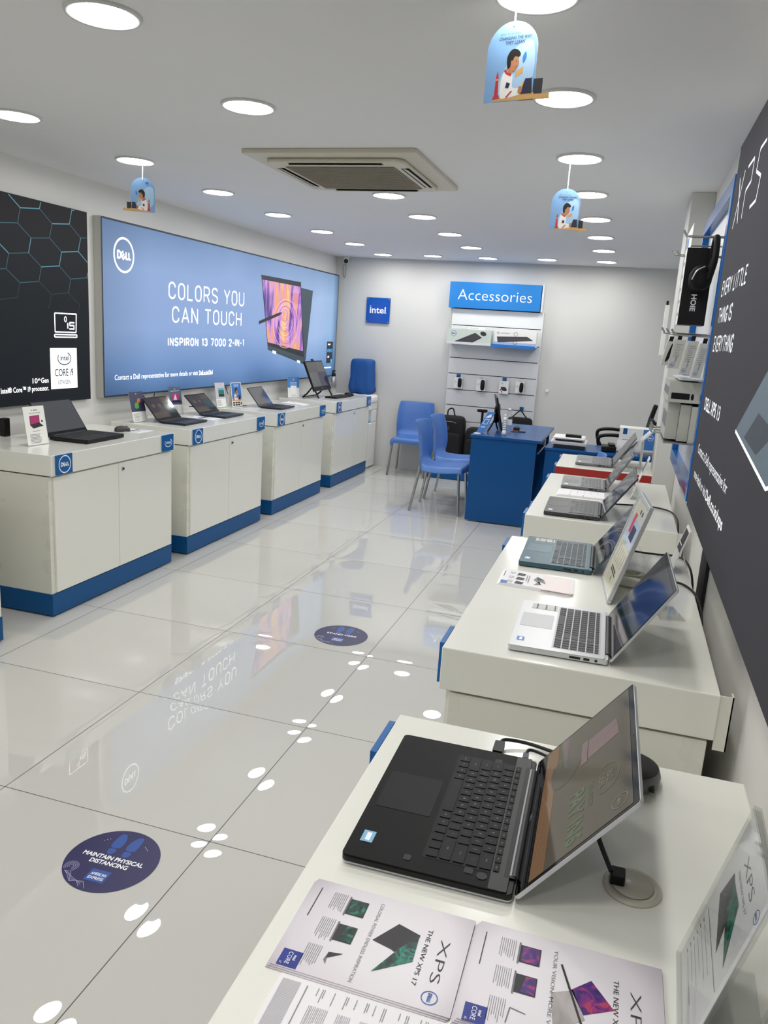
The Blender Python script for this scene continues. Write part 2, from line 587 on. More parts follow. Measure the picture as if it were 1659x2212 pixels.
def floor_mat():
    m = D.materials.new('polished_tile')
    m.use_nodes = True
    nt = m.node_tree
    N, L = nt.nodes, nt.links
    b = N['Principled BSDF']
    tc = N.new('ShaderNodeTexCoord')
    sep = N.new('ShaderNodeSeparateXYZ')
    L.new(tc.outputs['Object'], sep.inputs[0])
    def mth(op, a, bv=None):
        n = N.new('ShaderNodeMath')
        n.operation = op
        for i, q in enumerate((a, bv)):
            if q is None:
                continue
            if isinstance(q, (int, float)):
                n.inputs[i].default_value = q
            else:
                L.new(q, n.inputs[i])
        return n.outputs[0]
    ids, edges, tilt = [], [], []
    for ax in ('X', 'Y'):
        q = mth('DIVIDE', sep.outputs[ax], 0.8)
        ids.append(mth('FLOOR', q))
        fr = mth('FRACT', q)
        e = mth('MINIMUM', fr, mth('SUBTRACT', 1.0, fr))
        edges.append(e)
        u = mth('MULTIPLY', mth('SUBTRACT', fr, 0.5), 2.0)
        tilt.append(mth('MULTIPLY', mth('MULTIPLY', mth('SIGN', u), mth('POWER', mth('ABSOLUTE', u), 8.0)), 0.02))
    dist = mth('MINIMUM', edges[0], edges[1])
    grout = mth('LESS_THAN', dist, 0.0021)
    cmb = N.new('ShaderNodeCombineXYZ')
    L.new(ids[0], cmb.inputs[0])
    L.new(ids[1], cmb.inputs[1])
    wn = N.new('ShaderNodeTexWhiteNoise')
    L.new(cmb.outputs[0], wn.inputs['Vector'])
    ns = N.new('ShaderNodeTexNoise')
    ns.inputs['Scale'].default_value = 1.6
    ns.inputs['Detail'].default_value = 4
    L.new(tc.outputs['Object'], ns.inputs['Vector'])
    base = N.new('ShaderNodeMix')
    base.data_type = 'RGBA'
    base.inputs[6].default_value = (*lin('C5C4BF'), 1)
    base.inputs[7].default_value = (*lin('D0CFCA'), 1)
    f = mth('ADD', mth('MULTIPLY', ns.outputs['Fac'], 0.6), mth('MULTIPLY', wn.outputs['Value'], 0.4))
    L.new(f, base.inputs[0])
    gm = N.new('ShaderNodeMix')
    gm.data_type = 'RGBA'
    gm.inputs[7].default_value = (*lin('3A3834'), 1)
    L.new(grout, gm.inputs[0])
    L.new(base.outputs[2], gm.inputs[6])
    L.new(gm.outputs[2], b.inputs['Base Color'])
    rg = mth('ADD', mth('MULTIPLY', grout, 0.5), 0.008)
    L.new(rg, b.inputs['Roughness'])
    b.inputs['Specular IOR Level'].default_value = 1.0
    # every tile lies a hair off level, and the polish is slightly wavy
    geo = N.new('ShaderNodeNewGeometry')
    off = N.new('ShaderNodeVectorMath')
    off.operation = 'SUBTRACT'
    L.new(wn.outputs['Color'], off.inputs[0])
    off.inputs[1].default_value = (0.5, 0.5, 0.5)
    sc = N.new('ShaderNodeVectorMath')
    sc.operation = 'SCALE'
    sc.inputs['Scale'].default_value = 0.004
    L.new(off.outputs[0], sc.inputs[0])
    ns2 = N.new('ShaderNodeTexNoise')
    ns2.inputs['Scale'].default_value = 3.5
    ns2.inputs['Detail'].default_value = 1.5
    L.new(tc.outputs['Object'], ns2.inputs['Vector'])
    o2 = N.new('ShaderNodeVectorMath')
    o2.operation = 'SUBTRACT'
    L.new(ns2.outputs['Color'], o2.inputs[0])
    o2.inputs[1].default_value = (0.5, 0.5, 0.5)
    s2 = N.new('ShaderNodeVectorMath')
    s2.operation = 'SCALE'
    s2.inputs['Scale'].default_value = 0.003
    L.new(o2.outputs[0], s2.inputs[0])
    a1 = N.new('ShaderNodeVectorMath')
    L.new(geo.outputs['Normal'], a1.inputs[0])
    L.new(sc.outputs[0], a1.inputs[1])
    a2 = N.new('ShaderNodeVectorMath')
    L.new(a1.outputs[0], a2.inputs[0])
    L.new(s2.outputs[0], a2.inputs[1])
    tv = N.new('ShaderNodeCombineXYZ')
    L.new(tilt[0], tv.inputs[0])
    L.new(tilt[1], tv.inputs[1])
    a3 = N.new('ShaderNodeVectorMath')
    L.new(a2.outputs[0], a3.inputs[0])
    L.new(tv.outputs[0], a3.inputs[1])
    nm = N.new('ShaderNodeVectorMath')
    nm.operation = 'NORMALIZE'
    L.new(a3.outputs[0], nm.inputs[0])
    L.new(nm.outputs[0], b.inputs['Normal'])
    return m

WALL = pm('wall_paint', 'D3D3D0', 0.6, noise=0.015, nscale=2, bump=0.03, bscale=60)
WALL_L = pm('wall_paint_warm', 'E6E5E2', 0.5, noise=0.02, nscale=2, bump=0.03, bscale=60)
CEIL = pm('ceiling_paint', 'E8E8E9', 0.75, noise=0.02, nscale=1.5)

structure(MB().box(XL, XR2, YF, YB, -0.06, 0, floor_mat()).build('floor'))
structure(MB().box(XL, XR2, YF, YB, ZC, ZC + 0.06, CEIL).build('ceiling'))
structure(MB().box(XL - 0.06, XL, YF, YB + 0.06, 0, ZC, WALL_L).build('wall_left'))
structure(MB().box(XL, XR2, YB, YB + 0.06, 0, ZC, WALL).build('wall_back'))
structure(MB().box(XL, XR2, YF - 0.06, YF, 0, ZC, pm('low_bounce_grey', '3E4044', 0.5)).build('wall_front'))  # unseen wall, coloured dark to cut bounce onto camera-facing sides
structure(MB().box(XR, XR2 + 0.06, YF, 3.24, 0, ZC, WALL_L).build('wall_right'))
structure(MB().box(XR2, XR2 + 0.06, 3.24, YB, 0, ZC, WALL).build('wall_right_rear'))
structure(MB().box(2.113, XR, 2.825, 3.24, 0, ZC, WALL).build('trim_1', bevel=0.003))
structure(MB().box(XR - 0.012, XR, 0.735, 0.905, 0.0, 1.16, GAP).build('trim_2'))

# ------------------------------------------------------------------ display counters
COUNTER_Z = 0.893
def counter(name, label, y0, y1, flip, tiles, fascia=None, group=None, doors=True, bracket=False):
    """left row: front at x=-0.90 facing +X. flip: right row, front at x=1.545 facing -X"""
    if not flip:
        X = lambda d: -0.90 - d        # d = depth behind the front
        face = FL
    else:
        X = lambda d: 1.545 + d
        face = FRt
    sg = -1 if flip else 1
    t = thing(name, label, 'display counter', (X(0.3), (y0 + y1) / 2, 0), 0, group)
    def bx(d0, d1, ya, yb, z0, z1, mat):
        a, b = sorted((X(d0), X(d1)))
        return MB().box(a, b, ya, yb, z0, z1, mat)
    bx(0.025, 0.62, y0 + 0.005, y1 - 0.005, 0.13, 0.776, WHITE_SIDE).build('body', t, bevel=0.002)
    bx(0.02, 0.625, y0 + 0.003, y1 - 0.003, 0.008, 0.13, BLUE).build('plinth', t, bevel=0.002)
    m = bx(0, 0.632, y0, y1, 0.783, COUNTER_Z, WHITE)
    a, b = sorted((X(0.03), X(0.6)))
    m.box(a, b, y0 + 0.02, y1 - 0.02, 0.775, 0.783, GAP)
    if fascia:
        e = 0.0006
        m.box(min(X(0), X(0.632)) - e, max(X(0), X(0.632)) + e, y0 - e, y1 + e, 0.783 - e, COUNTER_Z - 0.004, fascia)
    m.build('countertop', t, bevel=0.003)
    if doors:
        ym = (y0 + y1) / 2
        for k, (ya, yb) in enumerate(((y0 + 0.035, ym - 0.002), (ym + 0.002, y1 - 0.018))):
            dr = bx(0.012, 0.0245, ya, yb, 0.137, 0.772, WHITE).build('door', t, bevel=0.0015)
            if k == 1:
                yl = ya + 0.035
                MB().cyl((X(0.012), yl, 0.734), (X(0.004), yl, 0.734), 0.010, STEEL).cyl((X(0.004), yl, 0.734), (X(0.002), yl, 0.734), 0.006, GAP).build('lock', dr)
    f = face(X(-0.012))
    for ya, kind in ((y0 + 0.03, tiles[0]), (y1 - 0.155, tiles[1])):
        mb = MB()
        a0 = -(ya + 0.122) if flip else ya
        mb.slab(f, a0, a0 + 0.122, 0.787, COUNTER_Z - 0.001, -0.0115, 0, TILE_BLUE)
        if kind == 'd':
            mb.dell(f, a0 + 0.061, 0.84, 0.048, PRINT_WHITE, 0.0006)
        else:
            mb.swirl(f, a0 + 0.061, 0.84, 0.085, PRINT_WHITE, 0.0006)
        mb.build('logo_tile', t)
    if bracket:
        m = MB()
        m.box(X(0.632), X(0.66), y0 + 0.004, y0 + 0.007, 0.76, COUNTER_Z - 0.002, WHITE_SIDE)
        m.box(X(0.657), X(0.66), y0 + 0.004, y0 + 0.03, 0.76, COUNTER_Z - 0.002, WHITE_SIDE)
        m.build('bracket', t)
    return t

CG = 'white display counters along the left wall'
for i, (y0, y1, lab) in enumerate((
        (-0.17, 1.005, 'white display counter cut off by the left picture edge, nearest of the left row'),
        (1.36, 2.54, 'white display counter with blue plinth holding the large black laptop and mouse'),
        (2.735, 3.915, 'white display counter with blue plinth holding two open dark laptops'),
        (4.13, 5.285, 'white display counter with blue plinth holding a single slim laptop'),
        (5.565, 6.735, 'white display counter farthest along the left wall, under the all in one computer'))):
    counter('display_counter', lab, y0, y1, False, 'di', group=CG)
RG = 'white display counters along the right wall'
counter('display_counter', 'nearest white display counter on the right, under brochures and black laptop', -1.80, -0.595, True, 'id', group=RG, bracket=True)
counter('display_counter', 'white display counter on the right under the silver and the teal laptop', -0.225, 0.975, True, 'id', group=RG, bracket=True)
counter('display_counter', 'white display counter on the right under two dark laptops, before the red one', 1.385, 2.59, True, 'id', group=RG, bracket=True)
counter('display_counter', 'white topped display counter with a red fascia, farthest on the right', 2.90, 3.47, True, 'id', fascia=RED, group=RG)

# ------------------------------------------------------------------ wall signs
def gradient_print(name, stops, axis, lo, hi, strength, side=None):
    m = D.materials.new(name)
    m.use_nodes = True
    nt = m.node_tree
    N, L = nt.nodes, nt.links
    b = N['Principled BSDF']
    b.inputs['Base Color'].default_value = (0.012, 0.014, 0.016, 1)
    b.inputs['Roughness'].default_value = 0.6
    b.inputs['Specular IOR Level'].default_value = 0.15
    tc = N.new('ShaderNodeTexCoord')
    sep = N.new('ShaderNodeSeparateXYZ')
    L.new(tc.outputs['Object'], sep.inputs[0])
    ns = N.new('ShaderNodeTexNoise')
    ns.inputs['Scale'].default_value = 1.1
    ns.inputs['Detail'].default_value = 1
    L.new(tc.outputs['Object'], ns.inputs['Vector'])
    mr = N.new('ShaderNodeMapRange')
    mr.inputs['From Min'].default_value = lo
    mr.inputs['From Max'].default_value = hi
    L.new(sep.outputs[axis], mr.inputs['Value'])
    ad = N.new('ShaderNodeMath')
    ad.operation = 'MULTIPLY_ADD'
    L.new(ns.outputs['Fac'], ad.inputs[0])
    ad.inputs[1].default_value = 0.25
    L.new(mr.outputs[0], ad.inputs[2])
    sb = N.new('ShaderNodeMath')
    sb.operation = 'SUBTRACT'
    L.new(ad.outputs[0], sb.inputs[0])
    sb.inputs[1].default_value = 0.125
    r = ramp_node(nt, stops)
    L.new(sb.outputs[0], r.inputs['Fac'])
    col = r.outputs['Color']
    if side:
        mr2 = N.new('ShaderNodeMapRange')
        mr2.inputs['From Min'].default_value = side[1]
        mr2.inputs['From Max'].default_value = side[2]
        L.new(sep.outputs[side[0]], mr2.inputs['Value'])
        r2 = ramp_node(nt, side[3])
        L.new(mr2.outputs[0], r2.inputs['Fac'])
        mx = N.new('ShaderNodeMix')
        mx.data_type = 'RGBA'
        mx.blend_type = 'MULTIPLY'
        mx.inputs[0].default_value = 1.0
        L.new(col, mx.inputs[6])
        L.new(r2.outputs['Color'], mx.inputs[7])
        col = mx.outputs[2]
    L.new(col, b.inputs['Emission Color'])
    b.inputs['Emission Strength'].default_value = strength
    return m

# the large blue lightbox
LBX = -1.53
t = thing('lightbox_sign', 'large backlit blue wall lightbox with white COLORS YOU CAN TOUCH lettering', 'lightbox', (-1.56, 4.92, 1.06))
MB().box(XL + 0.001, LBX - 0.004, 2.662, 7.18, 1.06, 2.255, pm('frame_grey', 'B9B9B4', 0.45)).build('frame', t, bevel=0.002)
LBM = gradient_print('lit_blue_print', [(0.0, '587BA6'), (0.15, '7C9FCE'), (0.4, 'A4BEE6'), (0.75, 'A8C0E6'), (1.0, '86A0C4')], 'Z', 0.0, 1.2, 0.95,
                     side=('Y', -2.25, 2.25, [(0.0, 'BCC4CC'), (0.12, 'DCE2EC'), (0.55, 'E2E8F2'), (0.86, 'FFFFFF'), (0.96, 'ECF8F8'), (1.0, '98A8B0')]))
f = FL(LBX)
mb = MB().rect(f, 2.668, 7.172, 1.068, 2.247, LBM, -0.002)
EDGE = pm('lightbox_gasket', '2A3442', 0.5)
mb.line(f, [(2.668, 2.247), (7.172, 2.247), (7.172, 1.068), (2.668, 1.068), (2.668, 2.247)], 0.012, EDGE, -0.001)
mb.build('backlit_panel', t)
MB().dell(f, 2.909, 2.03, 0.119, LIT_WHITE).build('logo', t)
MB().stext(f, 'COLORS YOU', 3.469, 1.770, 0.130, 0.0135, LIT_WHITE, w=1.25).build('lettering', t)
MB().stext(f, 'CAN TOUCH', 3.52, 1.593, 0.126, 0.0135, LIT_WHITE, w=1.155).build('lettering', t)
MB().stext(f, 'INSPIRON 13 7000 2-IN-1', 3.461, 1.413, 0.067, 0.0125, LIT_WHITE, w=1.268, gap=0.36).build('lettering', t)
mb = MB().text(f, 'Contact a Dell representative for more details or visit', 2.785, 1.178, 0.036, LIT_WHITE, w=1.13)
mb.text(f, 'Dell.co.in/2in1', 3.935, 1.176, 0.036, LIT_WHITE, w=0.228, bold=0.02)
mb.build('lettering', t)
# the convertible laptop picture printed on it
P_DK = pm('lit_print_black', '17191F', 0.5, emit=0.7, ecol='2A2C33')
P_BK = pm('lit_print_slate', '2C363C', 0.5, emit=0.7, ecol='3E4B52')
P_SL = pm('lit_print_silver', 'DDE6EE', 0.5, emit=0.8)
SWIRL = screen_mat('lit_print_swirl', [(0.0, '2A1A5C'), (0.33, '3A2478'), (0.42, '8A58B8'), (0.50, 'D69ADC'), (0.57, 'E89AA8'), (0.64, 'F2A458'), (0.72, 'F4C88A'), (1.0, '6A3C90')], 11.0, 7.0, 0.9, 0, (0, 0, R(90)))
mb = MB()
mb.poly(f, [(6.0, 2.03), (6.367, 2.019), (6.235, 1.27), (6.18, 1.22)], P_BK, 0.0004)
mb.poly(f, [(5.062, 2.082), (6.021, 2.085), (6.206, 1.218), (5.256, 1.382)], P_DK, 0.0008)
mb.poly(f, [(5.088, 2.04), (6.018, 2.037), (6.145, 1.365), (5.245, 1.455)], SWIRL, 0.0012)
cx, cy = 5.62, 1.74
RINGS = [pm('lit_print_ring_' + k, c, 0.5, emit=0.8) for k, c in (('pink', 'D9A0E6'), ('violet', '6E46A8'), ('peach', 'F2B68C'))]
for i, rr in enumerate((0.05, 0.075, 0.1, 0.13, 0.16, 0.195, 0.23, 0.27, 0.31)):
    mb.ring(f, cx + 0.006 * i, cy - 0.012 * i, rr, 0.0045, RINGS[i % 3], 0.0016 + 0.0001 * i, ry=rr * 0.8)
mb.poly(f, [(5.262, 1.385), (6.197, 1.225), (6.16, 1.3), (5.25, 1.425)], P_BK, 0.0016)
for a, b in ((5.36, 1.362), (5.99, 1.258)):
    mb.poly(f, [(a, b + 0.015), (a + 0.085, b + 0.002), (a + 0.085, b - 0.026), (a, b - 0.012)], P_SL, 0.0024)
mb.line(f, [(5.035, 1.637), (5.50, 1.737)], 0.03, P_DK, 0.0028)
mb.poly(f, [(5.50, 1.753), (5.50, 1.721), (5.566, 1.753)], P_DK, 0.0028)
mb.build('laptop_picture', t)
mb = MB()
mb.rect(f, 6.87, 7.07, 1.22, 1.473, P_DK, 0.0004)
mb.text(f, 'intel', 6.90, 1.432, 0.022, LIT_WHITE, w=0.08, d=0.0008, bold=0.02)
mb.text(f, 'evo', 6.89, 1.35, 0.055, pm('lit_print_cyan', '2AA9E8', 0.5, emit=0.9), w=0.16, d=0.0008, bold=0.01)
mb.text(f, 'CORE', 6.90, 1.285, 0.02, LIT_WHITE, w=0.06, d=0.0008, bold=0.02)
mb.rect(f, 7.015, 7.055, 1.222, 1.265, MATS['lit_print_cyan'], 0.0008)
mb.bars(f, 6.80, 7.05, 1.175, 1, 0.02, 0.014, LIT_WHITE, 0.0006, 0.1)
mb.build('badge', t)

# the black hexagon poster
PX = -1.56
t = thing('wall_poster', 'black backlit wall poster with teal hexagon lines, left of the blue lightbox', 'poster', (-1.58, 1.6, 1.058))
MB().box(XL + 0.001, PX - 0.002, 0.62, 2.563, 1.058, 2.258, CHARCOAL).build('frame', t, bevel=0.002)
f = FL(PX)
BKP = gradient_print('lit_black_print', [(0.0, '0A1219'), (0.5, '10161C'), (1.0, '241F22')], 'Z', 0.0, 1.2, 0.7)
mb = MB().rect(f, 0.625, 2.559, 1.062, 2.254, BKP, -0.001)
H1 = pm('lit_print_teal', '2C5A66', 0.5, emit=0.55, ecol='5E98A6')
H2 = pm('lit_print_dim_teal', '1C3A44', 0.5, emit=0.6, ecol='2C5561')
H3 = pm('lit_print_faint_teal', '141E22', 0.5, emit=0.6, ecol='1A2D34')
e1, e2, e3 = Vector((0.158, 0.02)), Vector((0.105, -0.07)), Vector((-0.026, -0.086))
T1, T2 = e1 + e2, e2 + e3
a0 = Vector((1.966, 2.191))
def clipseg(p, q):
    lo, hi = 0.0, 1.0
    d = q - p
    for ax, mn, mxv in ((0, 0.63, 2.555), (1, 1.55, 2.25)):
        if abs(d[ax]) < 1e-9:
            if not mn <= p[ax] <= mxv:
                return None
            continue
        u, w = sorted(((mn - p[ax]) / d[ax], (mxv - p[ax]) / d[ax]))
        lo, hi = max(lo, u), min(hi, w)
    return (p + d * lo, p + d * hi) if hi > lo else None
for i in range(-12, 13):
    for j in range(-12, 13):
        p = a0 + T1 * i + T2 * j
        for q0, q1 in ((p, p + e1), (p + e1, p + e1 + e2), (p + e1 + e2, p + e1 + e2 + e3)):
            sg = clipseg(q0, q1)
            if sg is None:
                continue
            zz = (sg[0].y + sg[1].y) / 2
            rnd = random.random()
            if zz < 1.62 or zz < 1.7 and rnd < 0.4:
                continue
            mt = H3 if zz < 1.76 else (H1 if rnd > 0.45 and zz > 1.86 else H2)
            mb.line(f, [tuple(sg[0]), tuple(sg[1])], 0.006 if mt is H1 else 0.005, mt, 0.0002 if mt is H1 else 0.0)
mb.build('backlit_panel', t)
mb = MB()
mb.line(f, [(2.226, 1.612), (2.43, 1.614), (2.424, 1.497), (2.226, 1.497), (2.226, 1.612)], 0.008, LIT_WHITE, 0.001)
mb.slab(f, 2.216, 2.436, 1.462, 1.486, 0.0005, 0.001, LIT_WHITE, 0.011)
mb.slab(f, 2.224, 2.428, 1.470, 1.478, 0.0008, 0.0014, BKP, 0.004)
mb.ring(f, 2.325, 1.578, 0.013, 0.006, LIT_WHITE, 0.001, ry=0.018)
mb.line(f, [(2.345, 1.520), (2.345, 1.556)], 0.010, LIT_WHITE, 0.001)
mb.strokes(f, [[(2.41, 1.558), (2.365, 1.558), (2.365, 1.54), (2.405, 1.54), (2.405, 1.519), (2.36, 1.519)]], 0.009, LIT_WHITE, 0.001)
mb.build('logo', t)
mb = MB()
mb.text(f, '10', 2.012, 1.186, 0.03, LIT_WHITE, w=0.043, d=0.001, bold=0.012)
mb.text(f, 'th', 2.057, 1.202, 0.014, LIT_WHITE, w=0.022, d=0.001, bold=0.012)
mb.text(f, 'Gen', 2.086, 1.186, 0.03, LIT_WHITE, w=0.066, d=0.001, bold=0.012)
mb.build('lettering', t)
MB().text(f, 'Intel® Core™ i9 processor.', 1.752, 1.138, 0.03, LIT_WHITE, w=0.40, d=0.001, bold=0.012).build('lettering', t)
mb = MB()
BW = pm('lit_print_badge_white', 'E8F0F4', 0.5, emit=0.75)
BI = pm('lit_print_badge_ink', '1B2630', 0.5)
mb.rect(f, 2.174, 2.426, 1.142, 1.398, BW, 0.0005)
mb.swirl(f, 2.305, 1.333, 0.13, BI, 0.001)
mb.text(f, 'CORE i9', 2.3, 1.222, 0.045, BI, w=0.175, align='C', d=0.001, bold=0.008)
mb.text(f, '10TH GEN', 2.3, 1.17, 0.026, BI, w=0.115, align='C', d=0.001)
mb.build('badge', t)

# the dark poster on the right wall
PXR = 2.15
t = thing('wall_poster', 'dark grey wall poster with white lettering and a laptop picture on the right wall', 'poster', (2.19, -0.2, 1.1))
MB().box(PXR + 0.002, XR - 0.001, -1.45, 0.93, 1.10, 2.275, WALL_L).build('frame', t, bevel=0.002)
f = FRt(PXR)
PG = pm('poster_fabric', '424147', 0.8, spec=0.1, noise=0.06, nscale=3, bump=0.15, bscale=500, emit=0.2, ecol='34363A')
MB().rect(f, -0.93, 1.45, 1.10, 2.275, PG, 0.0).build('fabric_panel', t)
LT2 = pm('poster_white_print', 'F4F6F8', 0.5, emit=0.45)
w = 0.0085
MB().line(f, [(-0.808, 2.009), (-0.69, 2.157)], w, LT2, 0.0006).line(f, [(-0.80, 2.155), (-0.69, 2.009)], w, LT2, 0.0007) \
    .line(f, [(-0.62, 2.152), (-0.50, 2.152), (-0.50, 2.092), (-0.60, 2.085), (-0.60, 2.009)], w, LT2, 0.0006) \
    .line(f, [(-0.30, 2.152), (-0.40, 2.152), (-0.415, 2.10), (-0.31, 2.07), (-0.33, 2.014), (-0.44, 2.014)], w, LT2, 0.0006).build('lettering', t)
MB().stext(f, 'EVERY LITTLE', -0.832, 1.803, 0.050, 0.0065, LT2, w=0.57, d=0.0006).build('lettering', t)
MB().stext(f, 'THING IS', -0.818, 1.718, 0.050, 0.0065, LT2, w=0.36, d=0.0006).build('lettering', t)
MB().stext(f, 'EVERYTHING.', -0.832, 1.631, 0.050, 0.0065, LT2, w=0.53, d=0.0006).build('lettering', t)
MB().text(f, 'DELL XPS 13', -0.822, 1.444, 0.04, LT2, w=0.45, d=0.0006, bold=0.01).build('lettering', t)
MB().text(f, 'Contact a Dell representative for', -0.812, 1.302, 0.03, LT2, w=0.81, d=0.0006).build('lettering', t)
MB().text(f, 'more details or visit', -0.818, 1.218, 0.03, LT2, w=0.40, d=0.0006).text(f, 'Dell.co.in/xps', -0.40, 1.218, 0.03, LT2, w=0.42, d=0.0006, bold=0.02).build('lettering', t)
mb = MB()
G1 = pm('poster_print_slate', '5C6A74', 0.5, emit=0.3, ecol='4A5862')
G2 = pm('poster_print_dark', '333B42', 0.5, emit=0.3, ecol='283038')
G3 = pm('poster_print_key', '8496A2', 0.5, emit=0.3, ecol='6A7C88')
mb.poly(f, [(-0.02, 1.455), (0.284, 1.60), (0.95, 1.52), (0.47, 1.40)], G1, 0.0004)
mb.line(f, [(-0.02, 1.453), (0.47, 1.398), (0.95, 1.518)], 0.008, LT2, 0.0006)
mb.poly(f, [(0.126, 1.453), (0.264, 1.517), (0.47, 1.497), (0.31, 1.438)], G2, 0.0006)
kf = Fr(f.p(0.16, 1.528), f.ux + f.uy * -0.12, f.uy + f.ux * 1.9)
for i in range(9):
    for j in range(4):
        mb.rect(kf, 0.02 + i * 0.062, 0.02 + i * 0.062 + 0.054, 0.005 + j * 0.032, 0.005 + j * 0.032 + 0.026, G3 if (i + j) % 3 else G2, 0.0007)
mb.build('laptop_picture', t)

# intel plate on the back wall
f = FB(YB - 0.018)
t = thing('wall_sign', 'square blue glossy wall plate reading intel on the back wall', 'sign', (-1.028, YB - 0.01, 1.72))
MB().slab(f, -1.176, -0.882, 1.724, 2.018, 0.0, 0.006, pm('blue_gloss_plate', '0C55B4', 0.12)).build('plate', t, bevel=0.001)
mb = MB()
mb.text(f, 'intel', -1.132, 1.84, 0.072, PRINT_WHITE, w=0.20, d=0.0065, bold=0.02)
mb.rect(f, -1.132, -1.117, 1.913, 1.928, pm('print_cyan', '4FB8F0', 0.4), 0.0068)
mb.rect(f, -0.925, -0.918, 1.84, 1.847, PRINT_WHITE, 0.0065)
mb.build('lettering', t)
for a in (-1.162, -0.896):
    for b in (1.738, 2.004):
        MB().cyl((a, YB - 0.001, b), (a, YB - 0.028, b), 0.008, STEEL).build('standoff', t)

# security camera
t = thing('security_camera', 'small white security camera in the back left ceiling corner', 'camera', (-1.45, 7.17, ZC))
MB().cyl((-1.45, 7.18, ZC), (-1.45, 7.18, ZC - 0.03), 0.035, CARD_WHITE, 18).build('mount', t)
MB().cyl((-1.46, 7.2, ZC - 0.05), (-1.43, 7.11, ZC - 0.06), 0.032, CARD_WHITE, 18).build('housing', t, bevel=0.006)
MB().cyl((-1.431, 7.113, ZC - 0.06), (-1.428, 7.105, ZC - 0.061), 0.026, BLACK_GLOSS, 18).build('lens', t)
MB().tube([(-1.47, 7.2, ZC - 0.07), (-1.50, 7.21, ZC - 0.12), (-1.49, 7.21, ZC - 0.2), (-1.47, 7.2, ZC - 0.24), (-1.46, 7.2, ZC - 0.18), (-1.455, 7.19, ZC - 0.08)], 0.004, GREYALU).build('cord', t)

# ------------------------------------------------------------------ ceiling fittings
LENS = D.materials.new('lamp_diffuser')
LENS.use_nodes = True
_b = LENS.node_tree.nodes['Principled BSDF']
_b.inputs['Base Color'].default_value = (0.8, 0.8, 0.8, 1)
_b.inputs['Emission Color'].default_value = (*LAMP_COL, 1)
_b.inputs['Emission Strength'].default_value = LAMP
RIM = pm('lamp_rim', 'D8D8D6', 0.4)
proto = thing('ceiling_light', 'x', 'ceiling light', (0, 0, ZC), 0, 'round recessed ceiling downlights')
MB().lathe([(0.095, -0.004), (0.097, -0.009), (0.106, -0.010), (0.110, -0.004), (0.110, 0.0)], RIM, n=40).build('rim', proto, local=True)
mb = MB()
mb.add([(0.095 * math.cos(2 * math.pi * i / 40), 0.095 * math.sin(2 * math.pi * i / 40), -0.005) for i in range(40)], [tuple(range(39, -1, -1))], LENS)
mb.build('diffuser', proto, local=True)
ORD = ['first', 'second', 'third', 'fourth', 'fifth', 'sixth', 'seventh', 'eighth']
rows = [(-0.866, [1.168, 2.074, 3.014, 3.966, 4.901, 5.797, 6.752], 'left row'),
        (0.32, [0.179, 1.098, 3.044, 3.899, 4.844, 5.793, 6.744], 'middle row'),
        (1.56, [0.215, 1.071, 2.011, 2.923, 3.852, 4.788, 5.707, 6.686], 'right row')]
first = True
for x, ys, rn in rows:
    for i, y in enumerate(ys):
        o = proto if first else dup(proto)
        first = False
        place(o, (x, y, ZC), 0, 'round recessed ceiling downlight, %s from the front in the %s' % (ORD[i], rn))
for x, y, lab in ((-0.281, 6.708, 'round ceiling downlight near the back wall, between left and middle rows'),
                  (0.958, 6.668, 'round ceiling downlight near the back wall, between middle and right rows')):
    place(dup(proto), (x, y, ZC), 0, lab)
for x in (-0.866, 0.32, 1.56):
    for y in (-0.75, -1.68, -2.6):  # rearmost row is added to brighten the near counters; others follow floor reflections
        place(dup(proto), (x, y, ZC), 0, 'unseen round ceiling downlight behind the viewer, rearmost row added for brightness')

# ceiling cassette air conditioner
t = thing('air_conditioner', 'square ceiling cassette air conditioner with a dusty grey centre grille', 'air conditioner', (0.375, 2.29, ZC))
FC = Fr((0, 0, ZC), (1, 0, 0), (0, -1, 0))
mb = MB()
mb.slab(FC, -0.077, 0.826, -2.765, -1.805, 0.0, 0.022, BEIGE, 0.012)
mb.build('trim_panel', t, bevel=0.004)
MB().slab(FC, 0.0, 0.735, -2.68, -1.905, 0.022, 0.042, BEIGE, 0.05).build('housing', t, bevel=0.008)
mb = MB().slab(FC, 0.075, 0.655, -2.585, -2.02, 0.042, 0.046, AC_DARK)
for k in range(22):
    y = -2.575 + k * 0.0255
    mb.slab(FC, 0.08, 0.65, y, y + 0.010, 0.046, 0.049, AC_DARK)
mb.line(FC, [(0.07, -2.59), (0.66, -2.59), (0.66, -2.015), (0.07, -2.015), (0.07, -2.59)], 0.004, CHARCOAL, 0.0425)
mb.build('grille', t)
for x0, x1, y0, y1 in ((0.12, 0.62, -1.975, -1.93), (0.12, 0.62, -2.665, -2.62), (0.008, 0.05, -2.55, -2.05), (0.685, 0.728, -2.55, -2.05)):
    mb = MB().rect(FC, x0, x1, y0, y1, GAP, 0.0425)
    hor = (x1 - x0) > (y1 - y0)
    ff = FC.sub(x0 + (x1 - x0) / 2, y0 + (y1 - y0) / 2, 0.046)
    a, b = (x1 - x0) / 2, (y1 - y0) / 2
    if hor:
        mb.slab(Fr(ff.o, ff.ux, ff.uy + ff.n * 0.35), -a, a, -b * 0.6, b * 0.75, -0.002, 0.001, BEIGE)
    else:
        mb.slab(Fr(ff.o, ff.ux + ff.n * 0.35, ff.uy), -a * 0.6, a * 0.75, -b, b, -0.002, 0.001, BEIGE)
    mb.build('louver', t)

